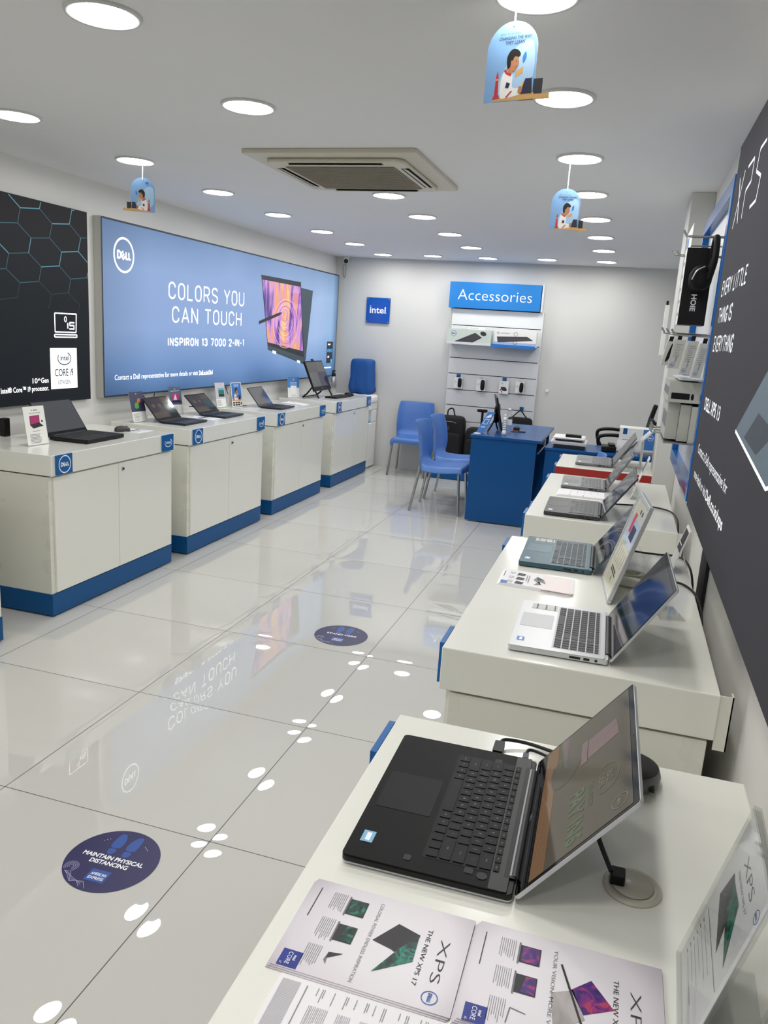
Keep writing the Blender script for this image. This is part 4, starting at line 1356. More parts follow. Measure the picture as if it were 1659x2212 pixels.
leaf('white printed leaflet beside the dark grey mouse', [(-1.05, 2.36), (-1.05, 2.535), (-1.245, 2.51), (-1.24, 2.40)][0:1] + [(-1.05, 2.53), (-1.23, 2.51), (-1.23, 2.34)], TZ, PAPER, art=art_generic)
leaf('white printed leaflet between the two slim dark laptops', [(-1.05, 3.315), (-1.05, 3.465), (-1.30, 3.50), (-1.30, 3.35)], TZ, PAPER, art=art_generic)
leaf('white leaflet stack right of the lone slim laptop', [(-1.02, 4.98), (-1.01, 5.12), (-1.24, 5.14), (-1.25, 5.0)], TZ, PAPER, art=None, sheets=4)
leaf('grey flat folder in front of the all in one computer', [(-0.945, 5.59), (-0.93, 5.68), (-1.14, 5.75), (-1.15, 5.62)], TZ, PAPER_G, art=None, sheets=2)

def dk_card(top, art, low=True):
    def go(mb, f, W, H, d):
        if top:
            mb.rect(f, 0.0, W, H * (0.34 if low else 0.4), H, top, d)
        art(mb, f, W, H, d + 0.0003)
        if low:
            mb.bars(f, W * 0.08, W * 0.6, H * 0.27, 6, H * 0.04, H * 0.012, INK_L, d + 0.0003)
    return go

def stand(label, x, y, yaw, w, h, lean, art, foot=0.05, acrylic_=True, bent=0.0):
    """upright card stand facing local +x"""
    t = thing('card_stand', label, 'card stand', (x, y, TZ), yaw, 'printed card stands on the left counters')
    l = R(lean)
    f = Fr((0, 0, 0.003), (0, 1, 0), (-math.sin(l), 0, math.cos(l)))
    mb = MB()
    mb.slab(f, -w / 2, w / 2, 0.0, h, -0.0012, 0.0, CARD_WHITE)
    art(mb, f.sub(-w / 2, 0, 0.0003), w, h, 0)
    mb.build('printed_card', t, local=True)
    m = MB()
    if acrylic_:
        m.slab(f, -w / 2 - 0.002, w / 2 + 0.002, 0.0, h + 0.003, -0.005, -0.002, ACRYL)
        m.box(-foot, 0.004, -w / 2, w / 2, 0.0, 0.0025, ACRYL)
        m.build('holder', t, local=True)
    else:
        m.slab(Fr((-2 * math.sin(l) * h - 0.002, 0, 0.003), (0, 1, 0), (math.sin(l), 0, math.cos(l))), -w / 2, w / 2, 0.0, h * 0.99, -0.0012, 0, CARD_WHITE)
        m.build('back_flap', t, local=True)
    return t

def a_s1(mb, f, W, H, d):
    mb.dell(f, W * 0.4, H * 0.9, H * 0.022, INK, d + 0.0003)
    mb.bars(f, W * 0.48, W * 0.66, H * 0.905, 1, H * 0.03, H * 0.016, INK, d + 0.0003, 0)
    mb.bars(f, W * 0.25, W * 0.85, H * 0.83, 1, H * 0.03, H * 0.014, INK_L, d + 0.0003, 0.1)
    art_lap(mb, f, W * 0.45, H * 0.52, W * 0.55, MAG, DKP, d + 0.0004)
    mb.disc(f, W * 0.82, H * 0.6, H * 0.03, INK, d + 0.0004)
    mb.bars(f, W * 0.3, W * 0.7, H * 0.36, 1, H * 0.03, H * 0.01, INK_L, d + 0.0003, 0.1)
    mb.bars(f, W * 0.16, W * 0.7, H * 0.28, 7, H * 0.036, H * 0.014, INK_L, d + 0.0003)
stand('clear upright stand with a white laptop card left of the large black laptop', -1.181, 1.605, R(-4), 0.150, 0.212, 9, a_s1, foot=0.07)
def a_s2(mb, f, W, H, d):
    mb.dell(f, W * 0.5, H * 0.93, H * 0.03, PRINT_WHITE, d)
    mb.blob(f, [(W * 0.5, H * 0.62), (W * 0.72, H * 0.66), (W * 0.7, H * 0.78), (W * 0.52, H * 0.74)], ORANGE, d)
    mb.blob(f, [(W * 0.3, H * 0.46), (W * 0.55, H * 0.46), (W * 0.55, H * 0.62), (W * 0.32, H * 0.62)], GREENP, d)
DUSK = pm('print_dusk', '3F4260', 0.5)
stand('dusk blue card with orange and green shapes, leftmost on the two laptop counter', -1.365, 2.85, R(-5), 0.150, 0.212, 13, dk_card(DUSK, a_s2))
def a_s3(mb, f, W, H, d):
    mb.dell(f, W * 0.5, H * 0.92, H * 0.03, PRINT_WHITE, d)
    mb.bars(f, W * 0.15, W * 0.85, H * 0.85, 1, 0.01, H * 0.014, PRINT_WHITE, d, 0)
    mb.rect(f, W * 0.2, W * 0.8, H * 0.5, H * 0.76, MAG, d)
    mb.poly(f, [(W * 0.3, H * 0.52), (W * 0.6, H * 0.52), (W * 0.5, H * 0.74)], PAPER_PINK, d + 0.0002)
    mb.poly(f, [(W * 0.12, H * 0.42), (W * 0.95, H * 0.42), (W * 0.8, H * 0.5), (W * 0.2, H * 0.5)], NAVY, d)
stand('slate blue card with a pink laptop picture, standing between the two slim laptops', -1.44, 3.46, R(-12), 0.130, 0.212, 11, dk_card(pm('print_slate', '4D607C', 0.5), a_s3))
def a_s4(mb, f, W, H, d):
    mb.dell(f, W * 0.5, H * 0.9, H * 0.026, DELLBLUE, d)
    mb.rect(f, W * 0.3, W * 0.9, H * 0.42, H * 0.78, TEALP, d)
    mb.poly(f, [(W * 0.3, H * 0.42), (W * 0.9, H * 0.42), (W * 0.9, H * 0.5), (W * 0.5, H * 0.54), (W * 0.3, H * 0.5)], DKP, d + 0.0002)
    mb.rect(f, W * 0.3, W * 0.9, H * 0.7, H * 0.78, SKYB, d + 0.0002)
stand('pale grey card with a city picture, first card on the lone laptop counter', -1.455, 4.2, R(-14), 0.120, 0.212, 10, dk_card(PAPER_G, a_s4))
def a_s5(mb, f, W, H, d):
    mb.rect(f, W * 0.05, W * 0.95, H * 0.24, H * 0.97, LBLUE, d)
    mb.rect(f, W * 0.05, W * 0.95, H * 0.24, H * 0.34, WOOD, d + 0.0002)
    g = f.sub(W * 0.42, H * 0.22, 0.0006)
    kid(mb, g, H * 0.5, 1, 0.0001)
    mb.bars(f, W * 0.25, W * 0.85, H * 0.91, 2, H * 0.05, H * 0.018, PRINT_WHITE, d + 0.0003, 0.2)
    for i in range(3):
        for j in range(2):
            mb.slab(f, W * (0.08 + i * 0.24), W * (0.08 + i * 0.24 + 0.19), H * (0.04 + j * 0.09), H * (0.10 + j * 0.09), d, d + 0.0004, DKP, 0.002)
    mb.rect(f, W * 0.83, W * 0.93, H * 0.07, H * 0.17, DKP, d + 0.0002)
stand('tent card with a child picture on the lone laptop counter', -1.385, 4.36, R(-12), 0.140, 0.212, 8, a_s5, acrylic_=False)
def a_s6(mb, f, W, H, d):
    mb.rect(f, 0, W, H * 0.48, H, pm('print_card_blue', '4A86C8', 0.5), d)
    mb.dell(f, W * 0.5, H * 0.88, H * 0.045, PRINT_WHITE, d + 0.0003)
    mb.text(f, 'SCAN HERE', W * 0.5, H * 0.70, H * 0.045, PRINT_WHITE, w=W * 0.56, align='C', d=d + 0.0003, bold=0.02)
    mb.bars(f, W * 0.2, W * 0.8, H * 0.66, 1, 0.01, H * 0.015, PRINT_WHITE, d + 0.0003, 0)
    mb.rect(f, W * 0.24, W * 0.76, H * 0.2, H * 0.58, PRINT_WHITE, d + 0.0003)
    mb.bars(f, W * 0.3, W * 0.7, H * 0.09, 1, 0.01, H * 0.015, INK_L, d + 0.0003, 0)
stand('blue and white scan card at the near end of the farthest left counter', -1.41, 5.665, R(-32), 0.144, 0.212, 6, a_s6)

# cables behind the left row
for i, (lab, pts) in enumerate((
        ('black power cord hanging from the hexagon poster to the counter', [(-1.585, 1.70, 1.04), (-1.57, 1.735, 0.99), (-1.555, 1.76, 0.945), (-1.55, 1.765, 0.90)]),
        ('black cord of the left slim laptop rising to the lightbox', [(-1.585, 3.18, 1.06), (-1.56, 3.23, 1.0), (-1.53, 3.26, 0.955), (-1.53, 3.30, 0.9)]),
        ('second black cord looping beside the left slim laptop, right of the first', [(-1.585, 3.36, 1.06), (-1.57, 3.33, 1.02), (-1.545, 3.31, 0.96), (-1.53, 3.32, 0.9)]),
        ('black cord coiled between the two slim laptops', [(-1.40, 3.56, 0.95), (-1.38, 3.60, 0.945), (-1.33, 3.60, 0.905), (-1.30, 3.62, 0.905), (-1.29, 3.65, 0.915), (-1.262, 3.66, 0.90)]),
        ('black cord behind the lone slim laptop rising to the lightbox', [(-1.585, 4.50, 1.06), (-1.57, 4.51, 1.0), (-1.50, 4.50, 0.91), (-1.40, 4.46, 0.90), (-1.34, 4.45, 0.90)]))):
    mb = MB().tube(pts, 0.0035, CABLE, n=6)
    single(mb, 'power_cable', lab, 'cord', pts[0])
single(MB().box(-1.553, -1.515, 1.72, 1.765, TZ, 1.0, BLACK), 'power_adapter', 'tall black power adapter behind the white laptop card', 'adapter', (-1.53, 1.74, TZ), bevel=0.004)

# ------------------------------------------------------------------ back wall: accessories slatwall
t = thing('slatwall_unit', 'white slatwall display unit under the blue Accessories header on the back wall', 'display unit', (0.4, 7.17, 0))
mb = MB().box(-0.10, 0.915, YB - 0.06, YB - 0.001, 0.1, 1.95, GAP)
zs = [0.104, 0.29, 0.47, 0.654, 0.839, 1.022, 1.207, 1.388, 1.567, 1.758, 1.945]
SLATM = pm('slat_white', 'DADCDE', 0.3)
for z0, z1 in zip(zs, zs[1:]):
    mb.box(-0.108, 0.921, YB - 0.08, YB - 0.055, z0 + 0.004, z1 - 0.004, SLATM)
mb.build('slat_panel', t, bevel=0.001)
MB().box(-0.19, 0.925, 6.835, YB - 0.001, 0.006, 0.095, BLUE).box(-0.188, 0.923, 6.837, YB - 0.08, 0.095, 0.1, WHITE).build('plinth', t, bevel=0.002)
MB().box(0.921, 0.936, YB - 0.09, YB - 0.001, 0.1, 1.95, SLATM).box(0.895, 0.915, 7.12, YB - 0.001, 1.945, 2.24, SLATM).build('side_panel', t)
f = FB(7.10)
hd = MB().box(-0.148, 0.887, 7.10, YB - 0.001, 1.95, 2.236, pm('blue_header', '1470B8', 0.4, emit=0.10, ecol='1470B8')).build('header', t, bevel=0.002)
MB().text(f, 'Accessories', 0.37, 2.04, 0.115, PRINT_WHITE, w=0.84, align='C', d=0.001, bold=-0.012).build('lettering', hd)
MB().box(-0.105, 0.40, 6.94, 7.15, 1.553, 1.558, SLATM).box(-0.105, 0.40, 6.935, 6.94, 1.545, 1.572, SLATM).build('shelf', t)
MB().box(0.41, 0.895, 6.94, 7.15, 1.553, 1.558, BLUE).box(0.41, 0.895, 6.93, 6.94, 1.540, 1.572, pm('blue_shelf_lip', '1F74C8', 0.35)).build('shelf', t, label='blue shelf')
for x, z in ((0.035, 1.2), (0.305, 1.2), (0.572, 1.2), (0.755, 1.2)):
    hk = MB().tube([(x, 7.15, z - 0.02), (x, 7.06, z - 0.02), (x, 7.04, z - 0.01)], 0.002, STEEL, sub=1, n=6).build('hook', t)

def carton(label, x0, x1, y0, y1, z0, z1, mat, art=None, face='B', name='carton', cat='box', group=None):
    mb = MB().box(x0, x1, y0, y1, z0, z1, mat)
    if art:
        fr = FB(y0).sub(x0, z0, 0.0004)
        art(mb, fr, x1 - x0, z1 - z0)
    return single(mb, name, label, cat, ((x0 + x1) / 2, (y0 + y1) / 2, z0), group, bevel=0.0)
def a_k1(mb, f, W, H):
    mb.dell(f, W * 0.16, H * 0.66, H * 0.2, DELLBLUE)
    mb.poly(f, [(W * 0.16, H * 0.06), (W * 0.56, H * 0.02), (W * 0.80, H * 0.46), (W * 0.64, H * 0.78)], DKP, 0.0002)
    for k in range(6):
        q = k / 6
        mb.line(f, [(W * (0.20 + 0.36 * q), H * (0.07 + 0.02 * q)), (W * (0.66 + 0.13 * q), H * (0.74 - 0.28 * q))], H * 0.012, GREYP, 0.0004)
    mb.disc(f, W * 0.82, H * 0.74, W * 0.07, DKP, 0.0004, 20, H * 0.15, -0.3)
carton('pale keyboard and mouse carton on the left slatwall shelf', -0.11, 0.40, 6.945, 7.08, 1.5585, 1.715, pm('pale_green_card', 'C9D4CC', 0.45), a_k1)
def a_k2(mb, f, W, H):
    mb.dell(f, W * 0.08, H * 0.82, H * 0.1, DELLBLUE)
    mb.rect(f, 0, W, 0, H * 0.25, pm('print_pale_blue', 'A9BEDC', 0.5))
    mb.poly(f, [(W * 0.08, H * 0.20), (W * 0.05, H * 0.58), (W * 0.78, H * 0.68), (W * 0.93, H * 0.44)], DKP, 0.0003)
    for k in range(5):
        q = (k + 1) / 6
        mb.line(f, [(W * (0.08 - 0.03 * q), H * (0.20 + 0.38 * q)), (W * (0.93 - 0.15 * q), H * (0.44 + 0.24 * q))], H * 0.012, GREYP, 0.0005)
    mb.ring(f, W * 0.5, H * 0.8, H * 0.13, H * 0.02, INK, 0.0004)
    mb.ring(f, W * 0.5, H * 0.24, H * 0.13, H * 0.02, INK, 0.0006)
    mb.bars(f, W * 0.15, W * 0.35, H * 0.84, 1, 0.01, H * 0.03, INK_L, 0.0003, 0)
carton('white wired keyboard carton on the blue right slatwall shelf', 0.44, 0.90, 6.945, 7.08, 1.5585, 1.725, CARD_WHITE, a_k2)
carton('small flat white box lying on top of the pale keyboard carton', 0.13, 0.32, 6.96, 7.06, 1.7155, 1.745, CARD_WHITE, lambda mb, f, W, H: mb.bars(f, W * 0.1, W * 0.6, H * 0.6, 1, 0.01, H * 0.15, INK_L, 0, 0))

def mpack(label, x0, x1, z0, z1, kind, blue):
    y = 7.085
    t = thing('mouse_package', label, 'mouse package', ((x0 + x1) / 2, y, z0), 0, 'mouse packages hanging on the slatwall')
    W, H = x1 - x0, z1 - z0
    mb = MB().box(x0, x1, y, y + 0.05, z0, z1, CARD_WHITE)
    f = FB(y).sub(x0, z0, 0.0004)
    if kind:
        mb.dell(f, W * 0.3, H * 0.8, H * 0.07, INK)
        mb.blob(f, [(W * 0.2, H * 0.5), (W * 0.7, H * 0.5), (W * 0.85, H * 0.25), (W * 0.55, H * 0.2), (W * 0.3, H * 0.3)], DKP, 0.0002)
        mb.disc(f, W * 0.2, H * 0.28, H * 0.07, REDP, 0.0004, 12)
        mb.rect(f, W * 0.25, W * 0.4, H * 0.08, H * 0.18, DELLBLUE, 0.0002)
    else:
        mb.dell(f, W * 0.22, H * 0.55, H * 0.08, DELLBLUE)
    mb.build('carton', t)
    if not kind:
        MB().sup((x0 + W * 0.72, y - 0.001, z0 + H * 0.5), W * 0.24, 0.016, H * 0.44, BLACK, 0.6, 0.7, 18, 12).build('mouse', t)
    MB().slab(FB(y + 0.01), (x0 + x1) / 2 - 0.024, (x0 + x1) / 2 + 0.024, z1, z1 + 0.036, 0, 0.001, LBLUE if not blue else BLUE).build('hang_tab', t) if blue else \
        MB().slab(FB(y + 0.01), (x0 + x1) / 2 - 0.024, (x0 + x1) / 2 + 0.024, z1, z1 + 0.03, 0, 0.001, ACRYL).build('hang_tab', t)
mpack('mouse package with a blue tab, leftmost of four on the slatwall', -0.012, 0.085, 1.044, 1.167, 0, True)
mpack('mouse package with a clear tab, second from left on the slatwall', 0.254, 0.356, 1.03, 1.167, 0, False)
mpack('white mouse box with a red dot and blue tab, third on the slatwall', 0.52, 0.626, 1.022, 1.166, 1, True)
mpack('mouse package with a clear tab, rightmost of four on the slatwall', 0.706, 0.80, 1.042, 1.17, 0, False)

# bags
t = thing('backpack', 'black backpack with handle loop standing left under the slatwall', 'backpack', (0.02, 6.97, 0.1))
MB().sup((0.02, 6.98, 0.415), 0.168, 0.10, 0.315, FABRIC_BLACK, 0.28, 0.45, 32, 22).build('body', t)
MB().sup((0.02, 6.89, 0.33), 0.145, 0.05, 0.21, FABRIC_BLACK, 0.3, 0.4, 28, 18).build('front_pocket', t)
MB().tube([(-0.03, 6.98, 0.72), (-0.025, 6.975, 0.79), (0.03, 6.97, 0.81), (0.06, 6.97, 0.72)], 0.008, FABRIC_BLACK, n=8).build('handle', t)
MB().tube([(-0.13, 6.93, 0.6), (-0.06, 6.88, 0.66), (0.08, 6.88, 0.66), (0.16, 6.94, 0.58)], 0.004, GREYP, n=6).build('zipper', t)
MB().dell(FB(6.855).sub(0.0, 0.595), 0, 0, 0.024, GREYP).build('logo', t)
t = thing('trolley_bag', 'black trolley bag with raised pull handle beside the backpack', 'bag', (0.35, 6.95, 0.1))
MB().sup((0.36, 6.96, 0.36), 0.155, 0.09, 0.26, FABRIC_BLACK, 0.3, 0.4).build('body', t)
MB().cyl((0.375, 6.98, 0.55), (0.375, 6.98, 0.81), 0.014, BLACK).build('shaft', t)
MB().sup((0.37, 6.98, 0.815), 0.062, 0.018, 0.018, BLACK, 0.5, 0.5, 20, 12).build('grip', t)
MB().sup((0.34, 6.87, 0.33), 0.12, 0.03, 0.16, FABRIC_BLACK, 0.3, 0.4, 20, 14).build('front_pocket', t)
t = thing('laptop_bag', 'black laptop bag hanging by its strap right of the desk monitor', 'bag', (0.80, 7.03, 0.46))
MB().sup((0.80, 7.04, 0.62), 0.145, 0.045, 0.155, FABRIC_BLACK, 0.3, 0.4).build('body', t)
MB().tube([(0.70, 7.02, 0.755), (0.73, 7.02, 0.79), (0.785, 7.03, 0.845), (0.81, 7.03, 0.845), (0.86, 7.02, 0.79), (0.90, 7.02, 0.755)], 0.007, FABRIC_BLACK, n=6).build('strap', t)
MB().slab(FB(7.14), 0.772, 0.816, 0.84, 0.885, 0, 0.004, BLUE).build('hang_tab', t)

# water dispenser
t = thing('water_dispenser', 'white floor standing water dispenser in the back left corner', 'water dispenser', (-1.1, 7.05, 0))
MB().box(-1.27, -0.965, 6.93, 7.2, 0.01, 0.55, CARD_WHITE).box(-1.27, -0.965, 7.02, 7.2, 0.55, 0.70, CARD_WHITE).box(-1.27, -0.965, 6.92, 7.2, 0.70, 0.80, CARD_WHITE).build('body', t, bevel=0.012)
MB().sup((-1.118, 7.06, 0.83), 0.172, 0.15, 0.06, CARD_WHITE, 0.5, 0.35).build('top_cover', t)
for x in (-1.06, -1.02, -0.985):
    MB().box(x - 0.012, x + 0.012, 6.895, 6.925, 0.715, 0.76, WHITE).cyl((x, 6.905, 0.715), (x, 6.905, 0.695), 0.008, WHITE).build('tap', t, bevel=0.003)
MB().box(-1.25, -0.98, 6.925, 7.02, 0.548, 0.572, pm('light_blue_plastic', '5FA0CC', 0.3)).build('drip_tray', t, bevel=0.004)
def wr(p):
    a = math.atan2(p.y, p.x)
    low = max(0.0, min(1.0, 0.5 - p.z / 0.41))
    k = 0.95 + 0.11 * low ** 2 + (0.012 + 0.035 * low) * math.sin(7 * a + 5 * p.z) * (0.4 + low) + 0.012 * math.sin(13 * a - 21 * p.z)
    return Vector((p.x * k + 0.008 * math.sin(p.z * 30 + a * 2) * low, p.y * k, p.z + 0.015 * math.sin(3 * a + 1) * low))
single(MB().sup((-1.125, 7.06, 1.092), 0.142, 0.128, 0.205, BLUE_CLOTH, 0.22, 0.5, 72, 36, wr), 'cloth_cover', 'blue cloth cover pulled over the bottle on the water dispenser', 'cover', (-1.125, 7.06, 0.885))
single(MB().cyl((1.054, YB - 0.001, 1.088), (1.054, YB - 0.02, 1.088), 0.018, CARD_WHITE, 20), 'wall_fixture', 'small round white cap on the back wall right of the slatwall', 'fixture', (1.054, YB - 0.01, 1.07))

# ------------------------------------------------------------------ blue plastic chairs
def make_chair():
    t = thing('chair', 'x', 'chair', (0, 0, 0), 0, 'blue plastic chairs with steel legs')
    prof = [(0.232, 0.385), (0.237, 0.42), (0.225, 0.447), (0.17, 0.446), (0.08, 0.436), (-0.02, 0.432), (-0.11, 0.436), (-0.165, 0.452), (-0.195, 0.49),
            (-0.208, 0.55), (-0.218, 0.63), (-0.232, 0.72), (-0.255, 0.80), (-0.272, 0.838)]
    hw = [0.195, 0.205, 0.21, 0.215, 0.22, 0.222, 0.222, 0.222, 0.224, 0.226, 0.226, 0.222, 0.214, 0.206]
    def fn(u, v):
        k = v * (len(prof) - 1)
        i = min(int(k), len(prof) - 2)
        q = k - i
        x = prof[i][0] * (1 - q) + prof[i + 1][0] * q
        z = prof[i][1] * (1 - q) + prof[i + 1][1] * q
        h = hw[i] * (1 - q) + hw[i + 1] * q
        s = 2 * u - 1
        back = max(0.0, min(1.0, (v - 0.5) / 0.2))
        y = s * h
        e = max(0.0, abs(s) - 0.80) / 0.20
        x += back * (0.05 * s * s + 0.02 * e)
        z -= (1 - back) * (0.055 * e * e + 0.006 * (1 - s * s)) 
        return (x, y, z)
    MB().grid(fn, 18, 26, CHAIR_BLUE).build('seat_shell', t, solid=0.007, subsurf=1, local=True)
    for sy in (-1, 1):
        MB().cyl((0.20, sy * 0.18, 0.425), (0.235, sy * 0.215, 0.0), 0.0125, STEEL, 14).build('leg', t, local=True)
        MB().cyl((-0.165, sy * 0.18, 0.43), (-0.235, sy * 0.215, 0.0), 0.0125, STEEL, 14).build('leg', t, local=True)
    return t
ch = make_chair()
place(ch, (0.325, 5.225, 0), R(1), 'blue plastic chair nearest to us at the blue desk, facing right')
place(dup(ch), (0.32, 5.84, 0), R(-2), 'blue plastic chair behind the nearest one, also facing the blue desk')
place(dup(ch), (-0.43, 6.925, 0), R(-87), 'blue plastic chair against the back wall beside the white counter row')
place(dup(ch), (1.56, 4.02, 0), R(178), 'blue plastic chair mostly hidden behind the right counters, its back towards the wall')

# ------------------------------------------------------------------ blue desk and things on it
t = thing('desk', 'blue laminate service desk with two chairs at its left side', 'desk', (0.95, 5.5, 0))
MB().box(0.64, 1.262, 4.87, 6.135, 0.765, 0.79, BLUE_DESK).build('desktop', t, bevel=0.002)
MB().box(0.65, 1.225, 4.885, 4.91, 0.012, 0.765, BLUE_DESK).build('end_panel', t, bevel=0.001)
MB().box(0.65, 1.225, 6.10, 6.125, 0.012, 0.765, BLUE_DESK).build('end_panel', t, bevel=0.001)
MB().box(0.655, 0.675, 4.91, 6.10, 0.15, 0.765, BLUE_DESK).build('modesty_panel', t)
MB().box(0.80, 1.24, 4.95, 5.6, 0.66, 0.68, BLUE_DESK).build('keyboard_tray', t)
MB().box(1.225, 1.255, 5.35, 5.42, 0.70, 0.755, STEEL).build('drawer_lock', t)
for x in (0.675, 1.20):
    for y in (4.898, 6.112):
        MB().cyl((x, y, 0), (x, y, 0.012), 0.012, STEEL).build('foot', t)
t = thing('side_cabinet', 'low blue side cabinet behind the right counters carrying papers and a carton', 'cabinet', (1.85, 5.2, 0))
MB().box(1.30, 2.42, 4.96, 5.46, 0.015, 0.705, BLUE_DESK).build('body', t, bevel=0.001)
MB().box(1.29, 2.43, 4.95, 5.47, 0.708, 0.732, BLUE_DESK).build('top', t, bevel=0.002)
DZ = 0.7905
SZ = 0.7325
# desk monitor, seen from its right side
t = thing('monitor', 'black desktop monitor on the blue desk seen edge on', 'monitor', (0.83, 5.27, DZ), 0)
f = Fr((0.86, 5.27, DZ + 0.0), (-0.20, 0.98, 0), (-0.22, -0.045, 0.97))
sc_ = MB().slab(f, -0.24, 0.24, 0.02, 0.34, -0.016, 0.0, BLACK, 0.006).sup(f.p(0, 0.18, -0.02), 0.02, 0.1, 0.09, BLACK, 0.6, 0.6, 16, 10).build('screen', t, bevel=0.002)
MB().rect(f, -0.225, 0.225, 0.045, 0.33, BLKSCR, 0.0006).build('display', sc_)
MB().tube([(0.80, 5.26, DZ + 0.16), (0.77, 5.22, DZ + 0.07), (0.745, 5.16, DZ + 0.008)], 0.008, BLACK).build('prop_leg', t)
MB().tube([(0.80, 5.28, DZ + 0.16), (0.79, 5.33, DZ + 0.07), (0.80, 5.40, DZ + 0.008)], 0.008, BLACK).build('prop_leg', t)
t = thing('tent_card', 'tilted blue tent card with white lettering at the desk corner', 'card', (0.69, 5.05, DZ))
f = Fr((0.69, 5.06, DZ + 0.004), (0.96, -0.25, 0), (0.42, 0.10, 0.90))
mb = MB().slab(f, -0.035, 0.035, 0, 0.21, -0.003, 0, CARD_WHITE, front=LBLUE)
mb.bars(f, -0.02, 0.022, 0.06, 1, 0.01, 0.008, PRINT_WHITE, 0.0008, 0)
mb.slab(f, -0.022, 0.022, 0.085, 0.135, 0.0002, 0.0008, PRINT_WHITE).slab(f, -0.018, 0.018, 0.089, 0.131, 0.0006, 0.001, LBLUE)
mb.poly(f, [(-0.03, 0.15), (0.01, 0.19), (0.025, 0.16), (0.0, 0.15)], PRINT_WHITE, 0.0008)
mb.build('printed_card', t)
MB().box(0.655, 0.76, 5.0, 5.09, DZ, DZ + 0.003, ACRYL).cyl((0.68, 4.985, DZ), (0.68, 4.985, DZ + 0.004), 0.032, CARD_WHITE).build('foot', t)
t = thing('sanitizer_bottle', 'small white labelled bottle at the front edge of the desk', 'bottle', (0.91, 5.04, DZ))
MB().lathe([(0, 0), (0.020, 0), (0.020, 0.035), (0.015, 0.04), (0.015, 0.15), (0.01, 0.165), (0, 0.165)], CARD_WHITE, (0.91, 5.04, DZ)).build('body', t)
mb = MB()
for k in range(6):
    mb.lathe([(0.0153, 0.05 + k * 0.016), (0.0153, 0.057 + k * 0.016)], GREYP, (0.91, 5.04, DZ), 16)
mb.build('label', t)
MB().lathe([(0, 0.165), (0.009, 0.165), (0.010, 0.185), (0, 0.19)], CARD_WHITE, (0.91, 5.04, DZ)).build('cap', t)
t = thing('water_bottle', 'clear plastic water bottle behind the desk monitor', 'bottle', (0.91, 5.29, DZ))
MB().lathe([(0, 0), (0.03, 0), (0.032, 0.01), (0.03, 0.06), (0.032, 0.12), (0.028, 0.16), (0.012, 0.19), (0.012, 0.20)], ACRYL, (0.91, 5.29, DZ)).build('body', t)
MB().lathe([(0.0325, 0.07), (0.0325, 0.12)], PRINT_WHITE, (0.91, 5.29, DZ)).build('label', t)
MB().lathe([(0, 0.20), (0.014, 0.20), (0.014, 0.22), (0, 0.22)], PRINT_WHITE, (0.91, 5.29, DZ)).build('cap', t)
mouse('black mouse on the blue desk beside the phone', 0.955, 5.56, DZ, R(100), BLACK)
single(MB().slab(Fr((1.01, 5.48, DZ), (1, 0.25, 0), (-0.25, 1, 0)), -0.035, 0.035, -0.07, 0.07, 0, 0.009, BLACK_GLOSS, 0.008), 'phone', 'black mobile phone lying on the blue desk', 'phone', (1.01, 5.48, DZ), bevel=0.001)
single(MB().tube([(0.93, 5.40, DZ + 0.004), (0.96, 5.44, DZ + 0.006), (0.99, 5.40, DZ + 0.006), (0.965, 5.36, DZ + 0.005)], 0.004, pm('orange_leather', '8C4A30', 0.6), closed=True), 'key_ring', 'brown loop of a key ring beside the mouse on the blue desk', 'key ring', (0.96, 5.40, DZ))
# papers and files on the side cabinet
z = SZ
stack = [('black_folder', 'thick navy box file at the bottom of the paper pile', 1.36, 1.62, 5.0, 5.3, 0.032, pm('file_navy', '14182A', 0.5)),
         ('paper_stack', 'loose white paper stack resting on the navy box file', 1.34, 1.63, 5.0, 5.31, 0.028, PAPER),
         ('document_folder', 'dark blue folder in the middle of the paper pile', 1.37, 1.60, 5.01, 5.28, 0.018, pm('file_blue', '1B2140', 0.5)),
         ('paper_stack', 'white forms on top of the paper pile', 1.355, 1.61, 5.0, 5.30, 0.012, CARD_WHITE),
         ('spectacle_case', 'black spectacle case on top of the paper pile', 1.45, 1.585, 5.08, 5.14, 0.024, BLACK)]
for nm, lab, x0, x1, y0, y1, th, mt in stack:
    mb = MB()
    n = 7 if nm == 'paper_stack' else 1
    for k in range(n):
        j = 0.008 * math.sin(k * 2.1) if n > 1 else 0
        mb.box(x0 + j, x1 + j, y0 - j, y1 - j, z + th * k / n, z + th * (k + 1) / n - 0.0004, mt)
    single(mb, nm, lab, 'papers' if nm != 'spectacle_case' else 'case', ((x0 + x1) / 2, (y0 + y1) / 2, z), bevel=0.001 if n == 1 else 0)
    z += th + 0.0005
t = thing('desk_phone', 'black desk telephone on the blue side cabinet', 'telephone', (1.82, 5.12, SZ))
f = Fr((1.82, 5.12, SZ), (1, 0.1, 0), (-0.1, 1, 0))
MB().slab(f, -0.055, 0.065, -0.08, 0.08, 0, 0.05, BLACK, 0.012).build('base', t, bevel=0.008)
MB().slab(f, 0.0, 0.055, -0.07, 0.07, 0.051, 0.068, BLACK, 0.01).build('handset', t)
t = thing('carton', 'white carton with a blue end panel standing on the blue side cabinet', 'box', (2.05, 5.25, SZ))
f = FB(5.2)
mb = MB().box(1.90, 2.205, 5.2, 5.42, SZ, 0.94, CARD_WHITE)
mb.rect(f, 2.10, 2.205, SZ + 0.03, 0.94, LBLUE, 0.0005)
mb.rect(f, 1.93, 1.965, 0.885, 0.938, BLUE, 0.0005)
mb.dell(f, 2.165, 0.87, 0.025, PRINT_WHITE, 0.001)
mb.bars(f, 1.93, 2.05, 0.84, 3, 0.03, 0.006, INK_L, 0.0005)
mb.build('body', t)
